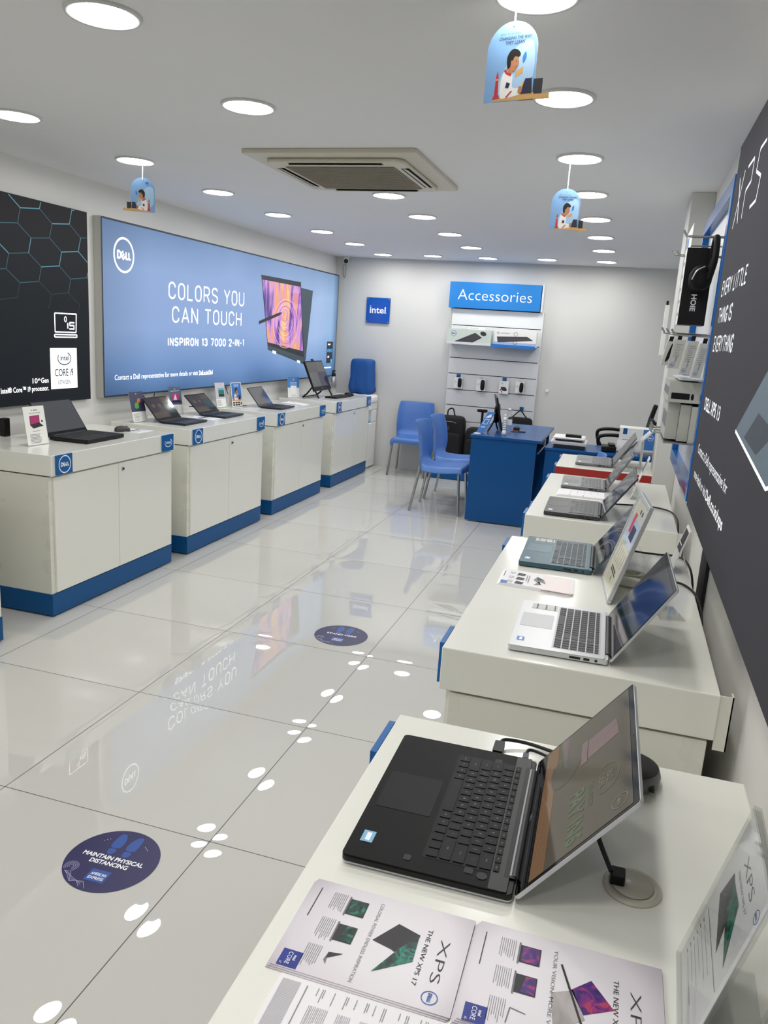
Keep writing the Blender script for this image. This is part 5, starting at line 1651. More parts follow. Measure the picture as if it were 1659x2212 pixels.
MB().slab(Fr((1.89, 5.19, SZ + 0.1), (1, 0, 0), (0.0, -0.25, -0.97)), 0.0, 0.14, 0, 0.098, -0.001, 0.001, PAPER).build('loose_sheet', t)
single(MB().slab(Fr((2.165, 5.10, SZ), (1, 0, 0), (0, 1, 0)), -0.09, 0.09, -0.07, 0.06, 0, 0.018, GREYALU, 0.005), 'closed_laptop', 'closed grey laptop lying before the white carton', 'laptop', (2.165, 5.10, SZ), bevel=0.001)
# office chair behind
t = thing('office_chair', 'black mesh back office chair behind the blue side cabinet', 'office chair', (1.90, 6.02, 0), R(183))
f = Fr((-0.20, 0, 0.56), (0, 1, 0), (-0.22, 0, 0.97))
MB().slab(f, -0.21, 0.21, 0.04, 0.42, -0.015, 0.015, FABRIC_BLACK, 0.06).build('backrest', t, bevel=0.01, local=True)
MB().slab(f, -0.20, -0.12, 0.36, 0.55, -0.02, 0.02, FABRIC_BLACK, 0.03).build('back_wing', t, bevel=0.01, local=True)
MB().tube([f.p(0, -0.12, -0.02), f.p(0, 0.1, -0.04), f.p(0, 0.4, -0.03)], 0.022, BLACK).build('back_support', t, local=True)
MB().sup((0.02, 0, 0.54), 0.25, 0.24, 0.045, FABRIC_BLACK, 0.4, 0.4).build('seat', t, local=True)
for sy in (-1, 1):
    MB().tube([(-0.05, sy * 0.26, 0.53), (-0.10, sy * 0.285, 0.64), (-0.12, sy * 0.285, 0.78), (0.02, sy * 0.285, 0.81), (0.16, sy * 0.285, 0.80), (0.20, sy * 0.285, 0.76), (0.17, sy * 0.285, 0.66), (0.08, sy * 0.26, 0.53)], 0.017, BLACK).build('armrest', t, local=True)
MB().cyl((0, 0, 0.08), (0, 0, 0.52), 0.025, BLACK).build('gas_column', t, local=True)
for k in range(5):
    a = 2 * math.pi * k / 5
    lg = MB().cyl((0, 0, 0.10), (0.28 * math.cos(a), 0.28 * math.sin(a), 0.065), 0.022, BLACK, 10, 0.014).build('base_leg', t, local=True)
    MB().cyl((0.28 * math.cos(a), 0.28 * math.sin(a) - 0.012, 0.027), (0.28 * math.cos(a), 0.28 * math.sin(a) + 0.012, 0.027), 0.027, BLACK, 14).build('caster', lg, local=True)

# ------------------------------------------------------------------ right wall: blue framed slatwall
t = thing('accessory_rack', 'tall blue framed slatwall on the right wall holding boxed accessories', 'display unit', (2.2, 1.83, 1.06))
y0, y1, z0, z1, x0, x1 = 1.215, 2.45, 1.06, 2.25, 2.17, XR - 0.001
MB().box(x0 + 0.03, x1, y0 + 0.055, y1 - 0.055, z0 + 0.055, z1 - 0.055, SLATM).build('slat_panel', t)
FRB = pm('blue_frame', '0E58A0', 0.22)
for nm, b in (('frame_side', (x0, x1, y0, y0 + 0.06, z0, z1)), ('frame_side', (x0, x1, y1 - 0.06, y1, z0, z1)), ('frame_rail', (x0, x1, y0 + 0.06, y1 - 0.06, z0, z0 + 0.06)), ('frame_rail', (x0, x1, y0 + 0.06, y1 - 0.06, z1 - 0.06, z1))):
    MB().box(*b, FRB).build(nm, t, bevel=0.002)
MB().rect(FRt(x0), -1.455, -1.27, 1.073, 1.095, pm('maroon_sticker', '7A1A3C', 0.5), 0.0006).build('sticker', t, label='maroon sticker on the lower rail')
for y, z, xe in ((1.42, 2.062, 2.04), (1.62, 2.01, 2.035), (1.78, 2.03, 2.02), (1.50, 1.69, 2.05), (1.62, 1.695, 2.035), (1.74, 1.70, 2.02), (2.05, 1.26, 2.04), (2.12, 1.24, 2.04), (2.2, 1.22, 2.04)):
    MB().tube([(x0 + 0.03, y, z), (xe + 0.02, y, z), (xe + 0.005, y, z + 0.006), (xe - 0.006, y, z + 0.022)], 0.0045, STEEL, sub=3).build('hook', t)
f = FRt(2.078)
t2 = thing('price_card', 'white and blue price card on twin rods in the blue slatwall', 'price card', (2.08, 1.75, 2.03))
MB().slab(f, -1.95, -1.62, 2.05, 2.14, -0.002, 0, CARD_WHITE).rect(f, -1.93, -1.8, 2.06, 2.11, LBLUE, 0.0005).build('card', t2)
for z in (2.07, 2.035):
    MB().tube([(2.2, 1.66, z + 0.02), (2.08, 1.66, z + 0.02)], 0.003, STEEL, sub=1).build('rod', t2)
t = thing('headset_carton', 'tall black headset carton hanging in the blue slatwall frame', 'box', (2.11, 1.58, 1.73))
mb = MB().box(2.062, 2.165, 1.505, 1.64, 1.732, 2.03, BLACK)
fb = FB(1.505)
mb.text(fb, 'HOIE', 2.102, 1.852, 0.019, PAPER_G, w=0.066, d=0.0008, rot=R(-90), bold=0.03)
mb.rect(FRt(2.062), -1.64, -1.505, 1.732, 2.03, CARD_WHITE, 0.0006)
mb.bars(FRt(2.062), -1.62, -1.53, 1.98, 5, 0.05, 0.012, INK_L, 0.001)
mb.build('carton', t)
t = thing('headset', 'black over ear headset hanging on a hook in front of the black carton', 'headset', (2.14, 1.40, 1.88))
HSB = pm('headset_black', '070708', 0.6, spec=0.25)
MB().tube([(2.145, 1.35, 1.90), (2.155, 1.335, 1.97), (2.156, 1.36, 2.04), (2.156, 1.41, 2.058), (2.156, 1.46, 2.04), (2.155, 1.485, 1.97), (2.145, 1.47, 1.90)], 0.012, HSB, n=10).build('headband', t)
for y in (1.362, 1.458):
    MB().sup((2.118, y, 1.905), 0.040, 0.020, 0.046, HSB, 0.8, 0.9, 22, 14).build('ear_cup', t)
MB().tube([(2.125, 1.34, 1.945), (2.098, 1.338, 1.928), (2.084, 1.338, 1.895)], 0.003, STEEL).build('trim', t)
def hang(label, x0, x1, y0, y1, z0, z1, lean, dark):
    t = thing('accessory_box', label, 'box', ((x0 + x1) / 2, (y0 + y1) / 2, z0), 0, 'slim grey boxes hanging in the blue slatwall')
    f = Fr((x0, y0, z0), (1, 0, 0), (lean, 0, 1))
    W, H = x1 - x0, z1 - z0
    mb = MB().slab(f, 0, W, 0, H, -(y1 - y0), 0, pm('grey_box_card', 'B9BAB6', 0.5))
    if dark:
        mb.blob(f, [(W * 0.4, H * 0.15), (W * 0.85, H * 0.3), (W * 0.9, H * 0.8), (W * 0.7, H * 0.9), (W * 0.5, H * 0.6)], BLACK, 0.0006)
    else:
        mb.bars(f, W * 0.2, W * 0.85, H * 0.85, 9, H * 0.055, H * 0.018, INK_L, 0.0006)
        mb.dell(f, W * 0.35, H * 0.12, W * 0.22, DELLBLUE, 0.0006)
        mb.text(f, 'Optical', W * 0.6, H * 0.22, W * 0.16, INK, w=H * 0.2, d=0.0006, rot=R(90))
    mb.build('carton', t)
    MB().slab(f.sub(W * 0.4, H), -0.008, 0.008, 0, 0.02, -0.004, -0.002, BLACK).build('hang_tab', t)
hang('slim grey box with a dark mouse picture, leftmost hanging in the blue slatwall', 2.022, 2.052, 1.55, 1.62, 1.565, 1.665, 0.16, True)
hang('slim grey box with fine print, second hanging in the blue slatwall', 2.047, 2.092, 1.50, 1.54, 1.555, 1.672, 0.13, False)
hang('slim grey box with a round blue logo, third hanging in the blue slatwall', 2.092, 2.132, 1.43, 1.49, 1.535, 1.67, 0.14, False)
hang('slim grey box with a round blue logo, rightmost hanging in the blue slatwall', 2.133, 2.168, 1.36, 1.42, 1.527, 1.662, 0.14, False)
single(MB().box(2.10, 2.19, 1.45, 1.95, 1.512, 1.518, SLATM), 'shelf_plate', 'thin grey shelf plate under the slim hanging boxes', 'shelf', (2.15, 1.7, 1.512))
def crt(label, x0, x1, y0, y1, z0, z1, art=None):
    mb = MB().box(x0, x1, y0, y1, z0, z1, pm('pale_grey_card', 'B4B6AE', 0.5, noise=0.03, nscale=8))
    if art:
        art(mb, FB(y0).sub(x0, z0, 0.0005), x1 - x0, z1 - z0)
    mb.rect(FRt(x0), -(y1 - 0.02), -(y0 + 0.02), z0 + (z1 - z0) * 0.3, z0 + (z1 - z0) * 0.7, GREYP, 0.0005)
    single(mb, 'carton', label, 'box', ((x0 + x1) / 2, (y0 + y1) / 2, z0), 'pale grey cartons stacked in the blue slatwall')
def a_kb(mb, f, W, H):
    mb.rect(f, W * 0.08, W * 0.62, H * 0.16, H * 0.46, BLACK)
    mb.disc(f, W * 0.70, H * 0.30, W * 0.045, BLACK, 0, 16, H * 0.16)
crt('pale grey keyboard carton lying on top of three upright cartons', 2.066, 2.198, 1.46, 1.90, 1.421, 1.505, a_kb)
crt('upright pale grey carton, left of three under the keyboard carton', 2.073, 2.120, 1.50, 1.85, 1.266, 1.4195)
crt('upright pale grey carton, middle of three under the keyboard carton', 2.1215, 2.163, 1.48, 1.85, 1.262, 1.412)
crt('upright pale grey carton, right of three under the keyboard carton', 2.1645, 2.198, 1.46, 1.85, 1.258, 1.408)
single(MB().box(2.07, 2.199, 1.45, 1.9, 1.252, 1.2575, STEEL), 'shelf_plate', 'thin metal shelf plate carrying the three upright cartons', 'shelf', (2.13, 1.68, 1.252))
t = thing('cable_pack', 'narrow white accessory pack hanging left of the black headset carton', 'accessory pack', (2.042, 2.2, 1.60))
MB().box(2.032, 2.052, 2.18, 2.22, 1.60, 1.84, CARD_WHITE).build('carton', t, bevel=0.001)
MB().cyl((2.04, 2.2, 1.84), (2.04, 2.2, 1.86), 0.006, BLACK).build('clip', t)

# ------------------------------------------------------------------ things on the right counters
# brochures on the nearest counter: the page's up direction is +X
def pg(mb, f, W, H, d, kind):
    d += 0.0003
    mb.text(f, 'XPS', W * 0.50, H * 0.86, H * 0.055, INK, w=W * 0.44, align='C', d=d, bold=-0.015)
    mb.text(f, 'THE NEW XPS 17' if kind == 1 else 'THE NEW XPS 13', W * 0.50, H * 0.775, H * 0.026, INK, w=W * 0.58, align='C', d=d)
    mb.dell(f, W * 0.86, H * 0.89, H * 0.045, DELLBLUE, d)
    mb.text(f, 'COLOSSAL POWER ENDLESS INSPIRATION' if kind == 1 else 'YOUR VISION. MORE VIVID.', W * 0.5, H * 0.455, H * 0.02, INK_L, w=W * 0.86, align='C', d=d)
    if kind == 1:
        mb.poly(f, [(W * 0.24, H * 0.60), (W * 0.30, H * 0.74), (W * 0.60, H * 0.71), (W * 0.52, H * 0.61), (W * 0.48, H * 0.49)], DKP, d)
        mb.poly(f, [(W * 0.52, H * 0.64), (W * 0.30, H * 0.735), (W * 0.58, H * 0.745), (W * 0.78, H * 0.55)], GRN, d + 0.0002)
        scr = GRN
    else:
        mb.poly(f, [(W * 0.42, H * 0.56), (W * 0.28, H * 0.66), (W * 0.50, H * 0.78), (W * 0.62, H * 0.63)], NEB, d)
        mb.poly(f, [(W * 0.50, H * 0.46), (W * 0.42, H * 0.57), (W * 0.66, H * 0.64), (W * 0.82, H * 0.49)], SHEEN, d)
        mb.line(f, [(W * 0.20, H * 0.50), (W * 0.86, H * 0.66)], H * 0.012, DKP, d + 0.0004)
        scr = NEB
    for i, q in enumerate((0.2, 0.5, 0.8)):
        if kind == 1 and i == 2:
            mb.poly(f, [(W * 0.72, H * 0.29), (W * 0.80, H * 0.28), (W * 0.92, H * 0.34), (W * 0.84, H * 0.30)], GREYP, d)
            mb.poly(f, [(W * 0.72, H * 0.29), (W * 0.70, H * 0.37), (W * 0.78, H * 0.29)], DKP, d + 0.0002)
        elif kind == 2 and i == 2:
            mb.line(f, [(W * 0.88, H * 0.26), (W * 0.74, H * 0.27), (W * 0.76, H * 0.35)], H * 0.006, GREYP, d)
        else:
            mb.rect(f, W * (q - 0.09), W * (q + 0.09), H * 0.27, H * 0.385, DKP, d)
            mb.poly(f, [(W * (q - 0.08), H * (0.285 + 0.04 * i)), (W * (q + 0.08), H * (0.285 + 0.02 * i)), (W * (q + 0.08), H * 0.38), (W * (q - 0.08), H * 0.38)], scr, d + 0.0002)
            mb.rect(f, W * (q - 0.11), W * (q + 0.11), H * 0.262, H * 0.272, GREYP, d + 0.0003)
        mb.bars(f, W * (q - 0.12), W * (q + 0.12), H * 0.245, 8, H * 0.0115, H * 0.003, INK_L, d)
    mb.bars(f, W * 0.07, W * 0.42, H * 0.075, 1, 0.01, H * 0.0055, INK, d, 0)
    mb.rect(f, W * 0.80, W * 0.965, H * 0.05, H * 0.165, COREBLUE, d)
    mb.text(f, 'CORE', W * 0.882, H * 0.09, H * 0.025, PRINT_WHITE, w=W * 0.12, align='C', d=d + 0.0003)
    mb.text(f, 'intel', W * 0.87, H * 0.125, H * 0.016, PRINT_WHITE, w=W * 0.05, align='C', d=d + 0.0003, bold=0.02)
    mb.text(f, 'i7' if kind == 1 else 'i5', W * 0.94, H * 0.062, H * 0.012, PRINT_WHITE, w=W * 0.02, align='C', d=d + 0.0003)
GRB = gradient_print  # (emissive, not used for paper)
def page_paper(name):
    m = D.materials.new(name)
    m.use_nodes = True
    nt = m.node_tree
    b = nt.nodes['Principled BSDF']
    tc = nt.nodes.new('ShaderNodeTexCoord')
    ln = nt.nodes.new('ShaderNodeVectorMath')
    ln.operation = 'LENGTH'
    nt.links.new(tc.outputs['Object'], ln.inputs[0])
    mr = nt.nodes.new('ShaderNodeMapRange')
    mr.inputs['From Min'].default_value = 0.04
    mr.inputs['From Max'].default_value = 0.15
    nt.links.new(ln.outputs['Value'], mr.inputs['Value'])
    r = ramp_node(nt, [(0.0, 'E9E5EA'), (0.55, 'DCD6DD'), (1.0, 'ACA4AE')])
    nt.links.new(mr.outputs[0], r.inputs['Fac'])
    nt.links.new(r.outputs['Color'], b.inputs['Base Color'])
    b.inputs['Roughness'].default_value = 0.3
    return m
PPG = page_paper('printed_page_grey')
leaf('left brochure with a dark green laptop picture and purple CORE badge', [(1.57, -1.106), (1.57, -1.262), (1.787, -1.262), (1.787, -1.106)], TZ, PPG, 'brochure', 0.0012, lambda mb, f, W, H, d: pg(mb, f, W, H, d, 1), 'brochure', None, 3)
leaf('right brochure with a purple laptop picture beside the acrylic sign', [(1.792, -1.106), (1.792, -1.262), (2.013, -1.262), (2.013, -1.106)], TZ, PPG, 'brochure', 0.0012, lambda mb, f, W, H, d: pg(mb, f, W, H, d, 2), 'brochure', None, 4)
INK_F = pm('faint_ink', 'A9A8AE', 0.6)
def a_spec(mb, f, W, H, d):
    d += 0.0003
    mb.bars(f, W * 0.04, W * 0.96, H * 0.13, 16, H * 0.0068, H * 0.0028, INK_F, d, 0.05)
    mb.bars(f, W * 0.05, W * 0.7, H * 0.175, 1, 0.01, H * 0.006, INK_L, d, 0.2)
    y = 0.24
    k = 0
    while y < 0.97:
        mb.bars(f, W * 0.04, W * 0.16, H * y, 1 + k % 2, H * 0.011, H * 0.004, INK_L, d, 0.5)
        n = 2 + (k * 7) % 5
        for q in (0.20, 0.46, 0.72):
            mb.bars(f, W * q, W * (q + 0.22), H * y, n, H * 0.010, H * 0.0032, INK_F, d, 0.5)
        y += 0.0105 * n + 0.016
        k += 1
leaf('white specification sheet of fine print lying before the brochures', [(1.592, -1.2635), (1.592, -1.42), (1.80, -1.42), (1.80, -1.2635)], TZ, PAPER, 'sheet', 0.0015, a_spec, 'specification_sheet')
leaf('second white specification sheet overlapping the bottom picture edge', [(1.802, -1.2645), (1.802, -1.42), (2.01, -1.42), (2.01, -1.2645)], TZ, PAPER, 'sheet', 0.001, lambda mb, f, W, H, d: pg(mb, f, W, H, d, 2), 'specification_sheet')

# foreground acrylic sign
def acr_sign(label, x, y, yaw, w, h, lean, kind):
    t = thing('acrylic_sign', label, 'sign', (x, y, TZ), yaw)
    l = R(lean)
    f = Fr((0, 0, 0.004), (0, 1, 0), (-math.sin(l), 0, math.cos(l)))
    MB().slab(f, -w / 2, w / 2, 0, h, -0.010, -0.0065, ACRYL, 0.002).slab(f, -w / 2, w / 2, 0, h, -0.0045, -0.001, ACRYL, 0.002).slab(f, -w / 2, w / 2, h, h + 0.004, -0.010, -0.001, ACRYL).box(-0.09, 0.0, -w / 2, w / 2, 0, 0.003, ACRYL).build('holder', t, local=True)
    mb = MB().slab(f, -w / 2 + 0.003, w / 2 - 0.003, 0.002, h - 0.003, -0.0062, -0.0055, PAPER)
    g = f.sub(-w / 2, 0, -0.0052)
    if kind == 1:
        mb.text(g, 'XPS', w * 0.5, h * 0.80, h * 0.06, INK, w=w * 0.42, align='C', d=0, bold=-0.012)
        mb.text(g, 'THE NEW XPS 17', w * 0.5, h * 0.735, h * 0.02, INK_L, w=w * 0.46, align='C')
        mb.dell(g, w * 0.9, h * 0.84, h * 0.035, DELLBLUE)
        mb.poly(g, [(w * 0.16, h * 0.52), (w * 0.22, h * 0.70), (w * 0.55, h * 0.66), (w * 0.52, h * 0.55), (w * 0.62, h * 0.42)], DKP, 0.0001)
        mb.poly(g, [(w * 0.44, h * 0.56), (w * 0.30, h * 0.69), (w * 0.56, h * 0.70), (w * 0.84, h * 0.48)], GRN, 0.0002)
        mb.bars(g, w * 0.1, w * 0.9, h * 0.38, 1, 0.01, h * 0.006, INK, 0, 0)
        for i in range(6):
            mb.bars(g, w * 0.1, w * 0.14, h * (0.32 - i * 0.045), 1, 0.01, h * 0.009, INK, 0, 0)
            mb.bars(g, w * 0.18, w * 0.7, h * (0.32 - i * 0.045), 1, 0.01, h * 0.005, INK_L, 0, 0.4)
    else:
        mb.rect(g, w * 0.1, w * 0.9, h * 0.5, h * 0.92, NEB, 0.0001)
        mb.bars(g, w * 0.1, w * 0.8, h * 0.42, 8, h * 0.045, h * 0.012, INK_L, 0, 0.4)
    mb.build('printed_card', t, local=True)
acr_sign('clear acrylic sign with a green laptop picture at the right picture edge', 2.034, -1.14, R(181 - 2.7 - 1), 0.164, 0.222, 14, 1)
acr_sign('second clear acrylic sign with a purple picture in the bottom right corner', 2.06, -1.325, R(176), 0.15, 0.20, 14, 2)

# grommet, plug, dock and cables on the nearest counter
t = thing('cable_grommet', 'round beige cable grommet with a notch behind the nearest black laptop', 'grommet', (1.985, -0.955, TZ))
MB().lathe([(0, 0.0), (0.040, 0.0), (0.040, 0.003), (0.036, 0.0045), (0.030, 0.0045), (0.029, 0.0035), (0, 0.0035)], GROM, (1.985, -0.955, TZ), 40).build('ring', t)
mb = MB().lathe([(0, 0.0036), (0.028, 0.0036), (0.028, 0.0056), (0, 0.0058)], GROM, (1.985, -0.955, TZ), 40)
mb.box(1.955, 1.972, -0.965, -0.945, TZ + 0.0055, TZ + 0.0063, GAP)
mb.build('cap', t)
mb = MB().tube([(1.905, -0.890, TZ + 0.06), (1.918, -0.92, TZ + 0.075), (1.937, -0.948, TZ + 0.05), (1.955, -0.955, TZ + 0.018)], 0.0035, CABLE)
mb.slab(Fr((1.962, -0.955, TZ + 0.0065), (0, 1, 0), (-1, 0, 0)), -0.011, 0.011, -0.012, 0.008, 0, 0.014, BLACK, 0.003)
single(mb, 'charging_cable', 'black charging cable plugged into the round grommet', 'cable', (1.962, -0.955, TZ))
t = thing('speaker_dock', 'round dark grey conference speaker puck half hidden behind the nearest laptop', 'speaker', (1.978, -0.665, TZ))
MB().lathe([(0, 0), (0.046, 0), (0.052, 0.006), (0.054, 0.018), (0.050, 0.030), (0, 0.030)], pm('puck_grey', '5A5A58', 0.45), (1.978, -0.665, TZ), 36).build('body', t)
MB().lathe([(0, 0.036), (0.03, 0.035), (0.046, 0.032), (0.050, 0.029)], pm('puck_mesh', '262422', 0.9, noise=0.5, nscale=400), (1.978, -0.665, TZ), 36).build('grille', t)
MB().box(2.012, 2.020, -0.709, -0.698, TZ + 0.010, TZ + 0.018, GAP).build('port', t)
mb = MB()
mb.slab(Fr((1.752, -0.690, TZ + 0.006), (1, 0, 0), (0, 1, 0)), -0.009, 0.009, 0, 0.038, 0, 0.011, BLACK, 0.003)
mb.tube([(1.752, -0.654, TZ + 0.012), (1.76, -0.635, TZ + 0.012), (1.80, -0.625, TZ + 0.008), (1.85, -0.632, TZ + 0.005), (1.90, -0.645, TZ + 0.005)], 0.0035, CABLE)
single(mb, 'charging_cable', 'black cable with a square plug in the far side of the nearest laptop', 'cable', (1.752, -0.67, TZ))
mb = MB()
mb.slab(Fr((1.802, -0.690, TZ + 0.006), (1, 0, 0), (0, 1, 0)), -0.005, 0.005, 0, 0.018, 0, 0.009, pm('navy_plug', '1A1C40', 0.4), 0.002)
mb.tube([(1.802, -0.673, TZ + 0.010), (1.806, -0.655, TZ + 0.012), (1.83, -0.655, TZ + 0.009), (1.87, -0.67, TZ + 0.005), (1.90, -0.675, TZ + 0.005)], 0.003, CABLE)
single(mb, 'charging_cable', 'thin black cable with a navy plug beside the square one', 'cable', (1.802, -0.68, TZ))

# second right counter: poster frame, pamphlets, tape, small stand
PH, PW, PL = 0.307, 0.252, R(15.9)
t = thing('poster_frame', 'tilted silver edged poster frame between the teal and silver laptops', 'poster frame', (1.907, 0.424, TZ), R(185.3))
f = Fr((0, 0, 0.004), (0, 1, 0), (-math.sin(PL), 0, math.cos(PL)))
for a, b, c, d in ((-PW / 2, PW / 2, 0, 0.012), (-PW / 2, PW / 2, PH - 0.012, PH), (-PW / 2, -PW / 2 + 0.012, 0.012, PH - 0.012), (PW / 2 - 0.012, PW / 2, 0.012, PH - 0.012)):
    MB().slab(f, a, b, c, d, -0.010, 0.002, SILVER).build('frame_rail', t, bevel=0.0015, local=True)
CREAM = pm('cream_print', 'D8D6BE', 0.35, coat=0.6)
mb = MB().slab(f, -PW / 2 + 0.01, PW / 2 - 0.01, 0.01, PH - 0.01, -0.007, -0.002, CREAM)
g = f.sub(-PW / 2, 0, -0.0016)
mb.rect(g, PW * 0.07, PW * 0.93, PH * 0.5, PH * 0.78, pm('print_pale_sky', 'B9C6D2', 0.4, coat=0.6), 0.0)
mb.rect(g, PW * 0.45, PW * 0.75, PH * 0.58, PH * 0.72, NAVY, 0.0002)
mb.rect(g, PW * 0.28, PW * 0.42, PH * 0.62, PH * 0.82, REDP, 0.0002)
for q in (0.55, 0.7):
    mb.disc(g, PW * q, PH * 0.87, PW * 0.03, NAVY, 0.0003)
mb.text(g, '4', PW * 0.5, PH * 0.12, PH * 0.05, INK, align='C', d=0.0002, bold=0.02)
for i in range(5):
    mb.line(g, [(PW * (0.2 + 0.14 * i), PH * 0.28), (PW * (0.24 + 0.14 * i), PH * 0.46)], PW * 0.012, INK_L, 0.0002)
mb.bars(g, PW * 0.25, PW * 0.75, PH * 0.24, 2, PH * 0.03, PH * 0.018, INK, 0.0002, 0.2)
mb.build('print', t, local=True)
MB().slab(Fr((-0.17, 0, 0.003), (0, 1, 0), (0.5, 0, 0.87)), -0.03, 0.03, 0, 0.17, -0.002, 0.002, ACRYL).build('prop_leg', t, local=True)
def a_ph(mb, f, W, H, d):
    d += 0.0003
    mb.rect(f, 0, W, H * 0.6, H, PAPER_PINK, d - 0.0001)
    for i, q in enumerate((0.2, 0.5, 0.8)):
        mb.poly(f, [(W * (q - 0.1), H * 0.25), (W * (q + 0.1), H * 0.23), (W * (q + 0.09), H * 0.34), (W * (q - 0.06), H * 0.36)], DKP, d)
        mb.bars(f, W * (q - 0.1), W * (q + 0.1), H * 0.20, 4, H * 0.02, H * 0.008, INK_L, d)
    mb.poly(f, [(W * 0.2, H * 0.52), (W * 0.35, H * 0.62), (W * 0.62, H * 0.66), (W * 0.5, H * 0.56), (W * 0.8, H * 0.50), (W * 0.72, H * 0.60), (W * 0.45, H * 0.48)], GREYP, d + 0.0002)
    mb.poly(f, [(W * 0.2, H * 0.52), (W * 0.35, H * 0.62), (W * 0.45, H * 0.54)], DKP, d + 0.0004)
    mb.bars(f, W * 0.2, W * 0.8, H * 0.42, 2, H * 0.03, H * 0.014, INK_L, d)
    mb.rect(f, W * 0.78, W * 0.95, H * 0.04, H * 0.13, LBLUE, d)
    mb.bars(f, W * 0.1, W * 0.5, H * 0.06, 1, 0.01, H * 0.01, INK, d)
leaf('stack of pink and white pamphlets between the teal and silver laptops', [(1.585, 0.485), (1.589, 0.334), (1.812, 0.334), (1.806, 0.470)], TZ, PAPER, 'pamphlet', 0.0012, a_ph, 'pamphlet', None, 6)
def a_pw(mb, f, W, H, d):
    d += 0.0003
    for q in (0.3, 0.6):
        mb.bars(f, W * 0.72, W * 0.95, H * q, 2, H * 0.02, H * 0.008, INK, d)
    mb.bars(f, W * 0.1, W * 0.6, H * 0.9, 5, H * 0.15, H * 0.006, INK_L, d)
leaf('white sheet of paper between the two laptops on the third right counter', [(1.63, 2.075), (1.634, 1.91), (1.85, 1.918), (1.85, 2.082)], TZ, PAPER, 'sheet', 0.001, a_pw, 'paper_sheet', None, 6)
single(MB().lathe([(0.026, 0.0), (0.044, 0.0), (0.044, 0.022), (0.026, 0.022), (0.026, 0.0)], pm('tape_cream', 'C6C4AC', 0.4), (1.99, 0.60, TZ), 32, 0.9, 0.9), 'tape_roll', 'cream adhesive tape roll behind the tilted poster frame', 'tape', (1.99, 0.60, TZ))
single(MB().sup((1.985, 0.515, TZ + 0.014), 0.04, 0.018, 0.014, CARD_WHITE, 0.6, 0.6), 'power_plug', 'white plug lying beside the cream tape roll', 'plug', (1.985, 0.515, TZ))
t = thing('card_stand', 'white card stand with a dark picture at the back edge of the second right counter', 'card stand', (2.115, 0.80, TZ), R(181))
f = Fr((0, 0, 0.003), (0, 1, 0), (-0.28, 0, 0.96))
mb = MB().slab(f, -0.055, 0.055, 0, 0.155, -0.004, 0, CARD_WHITE)
mb.rect(f, -0.045, 0.045, 0.07, 0.145, DKP, 0.0005)
mb.build('printed_card', t, local=True)
MB().slab(Fr((-0.055, 0, 0.001), (0, 1, 0), (0.32, 0, 0.95)), -0.03, 0.03, 0, 0.10, -0.002, 0.0, CARD_WHITE).build('back_flap', t, local=True)
single(MB().slab(Fr((2.085, 0.30, TZ), (1, 0.25, 0), (-0.25, 1, 0)), -0.035, 0.035, -0.06, 0.06, 0, 0.003, ACRYL), 'acrylic_plate', 'clear acrylic plate lying behind the silver laptop', 'plate', (2.085, 0.30, TZ))

# third counter: acrylic wedge stand
t = thing('card_stand', 'clear wedge card stand leaning behind the dark laptops on the third right counter', 'card stand', (1.983, 2.083, TZ), R(180))
f = Fr((0, 0, 0.003), (0, 1, 0), (-0.31, 0, 0.95))
mb = MB().slab(f, -0.051, 0.051, 0, 0.22, -0.004, 0, CARD_WHITE)
mb.rect(f, -0.04, 0.04, 0.14, 0.20, GREYP, 0.0005).rect(f, -0.045, 0.045, 0.085, 0.10, REDP, 0.0005)
mb.build('printed_card', t, local=True)
MB().box(-0.06, 0, -0.051, 0.051, 0, 0.003, ACRYL).slab(f, -0.052, 0.052, 0, 0.07, 0.001, 0.003, ACRYL).build('holder', t, local=True)
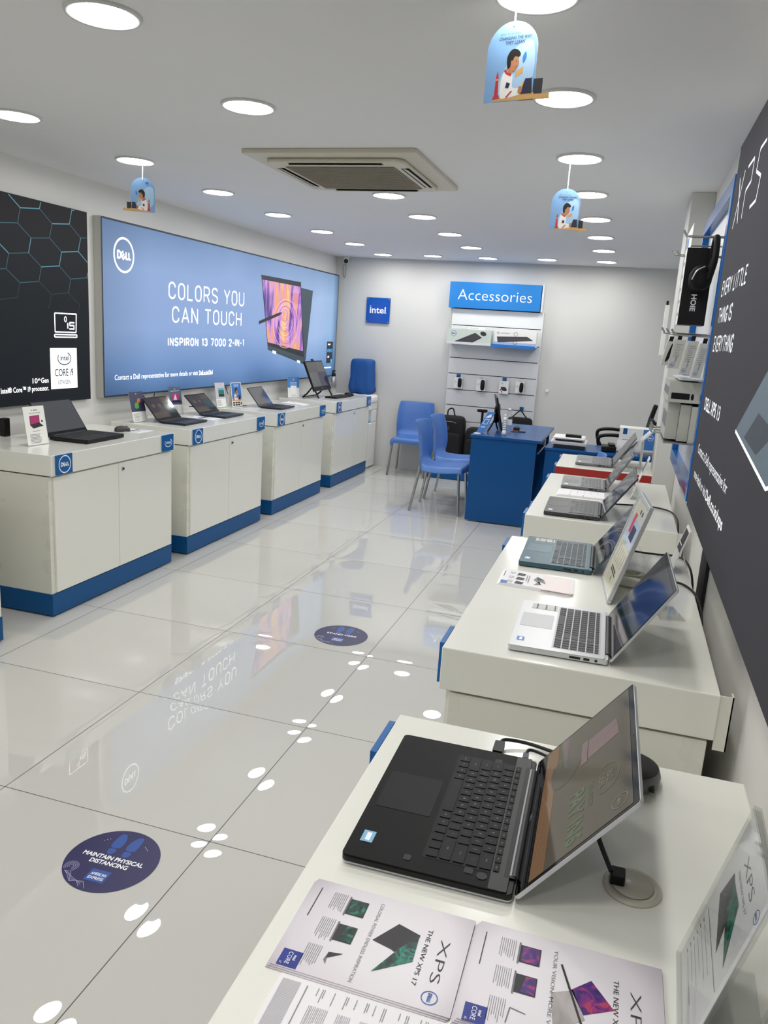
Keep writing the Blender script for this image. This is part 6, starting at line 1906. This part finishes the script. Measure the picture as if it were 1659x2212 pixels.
# red counter: leaning sign stand and small clear card
t = thing('sign_easel', 'white framed sign leaning on a prop at the back of the red counter', 'sign', (1.99, 3.22, TZ), R(180))
f = Fr((0.06, 0, 0.06), (0, 1, 0), (-0.665, 0, 0.745))
MB().slab(f, -0.07, 0.07, 0, 0.24, -0.012, 0, CARD_WHITE, 0.004).build('frame', t, bevel=0.001, local=True)
MB().rect(f, -0.06, 0.06, 0.02, 0.22, PAPER_G, 0.0006).build('print', t, local=True)
MB().box(-0.065, -0.050, -0.02, 0.02, 0.0, 0.165, CARD_WHITE).build('prop_leg', t, local=True)
MB().box(-0.09, 0.07, -0.06, 0.06, 0, 0.008, CARD_WHITE).build('base', t, local=True)
MB().box(0.05, 0.062, -0.03, 0.03, 0.008, 0.07, CARD_WHITE).build('rest', t, local=True)
t = thing('card_stand', 'pale card in a clear holder behind the grey laptop on the red counter', 'card stand', (1.925, 2.98, TZ), R(180))
f = Fr((0, 0, 0.003), (0, 1, 0), (-0.42, 0, 0.9))
MB().slab(f, -0.05, 0.05, 0, 0.19, -0.003, 0, PAPER_G).bars(f, -0.04, 0.04, 0.17, 6, 0.02, 0.004, INK_L, 0.0004).build('printed_card', t, local=True)
MB().slab(f, -0.052, 0.052, 0, 0.195, 0.001, 0.003, ACRYL).box(-0.07, 0, -0.05, 0.05, 0, 0.003, ACRYL).build('holder', t, local=True)

for lab, pts in (('black cable running off the back edge below the red counter', [(2.05, 2.74, 0.86), (2.11, 2.66, 0.88), (2.165, 2.56, 0.86), (2.20, 2.50, 0.80), (2.205, 2.49, 0.60)]),
                 ('black cable from the near dark laptop across the third counter', [(1.87, 1.80, TZ + 0.012), (1.93, 1.84, TZ + 0.005), (2.04, 1.87, TZ + 0.005), (2.12, 1.86, TZ + 0.005), (2.175, 1.78, TZ + 0.004), (2.195, 1.66, 0.87), (2.20, 1.64, 0.75)]),
                 ('black cable with connector behind the teal laptop', [(1.87, 0.95, TZ + 0.012), (1.90, 1.0, TZ + 0.009), (2.0, 0.96, TZ + 0.006), (2.08, 0.955, TZ + 0.006), (2.14, 0.965, TZ + 0.006), (2.18, 0.90, TZ + 0.003), (2.20, 0.83, 0.84), (2.205, 0.8, 0.7)]),
                 ('black cable from the silver laptop over the back counter edge', [(1.96, 0.19, TZ + 0.010), (2.02, 0.40, TZ + 0.006), (2.09, 0.60, TZ + 0.006), (2.15, 0.60, TZ + 0.006), (2.185, 0.50, TZ - 0.005), (2.20, 0.42, 0.82), (2.205, 0.40, 0.65)])):
    single(MB().tube(pts, 0.0038, CABLE), 'power_cable', lab, 'cable', pts[0])
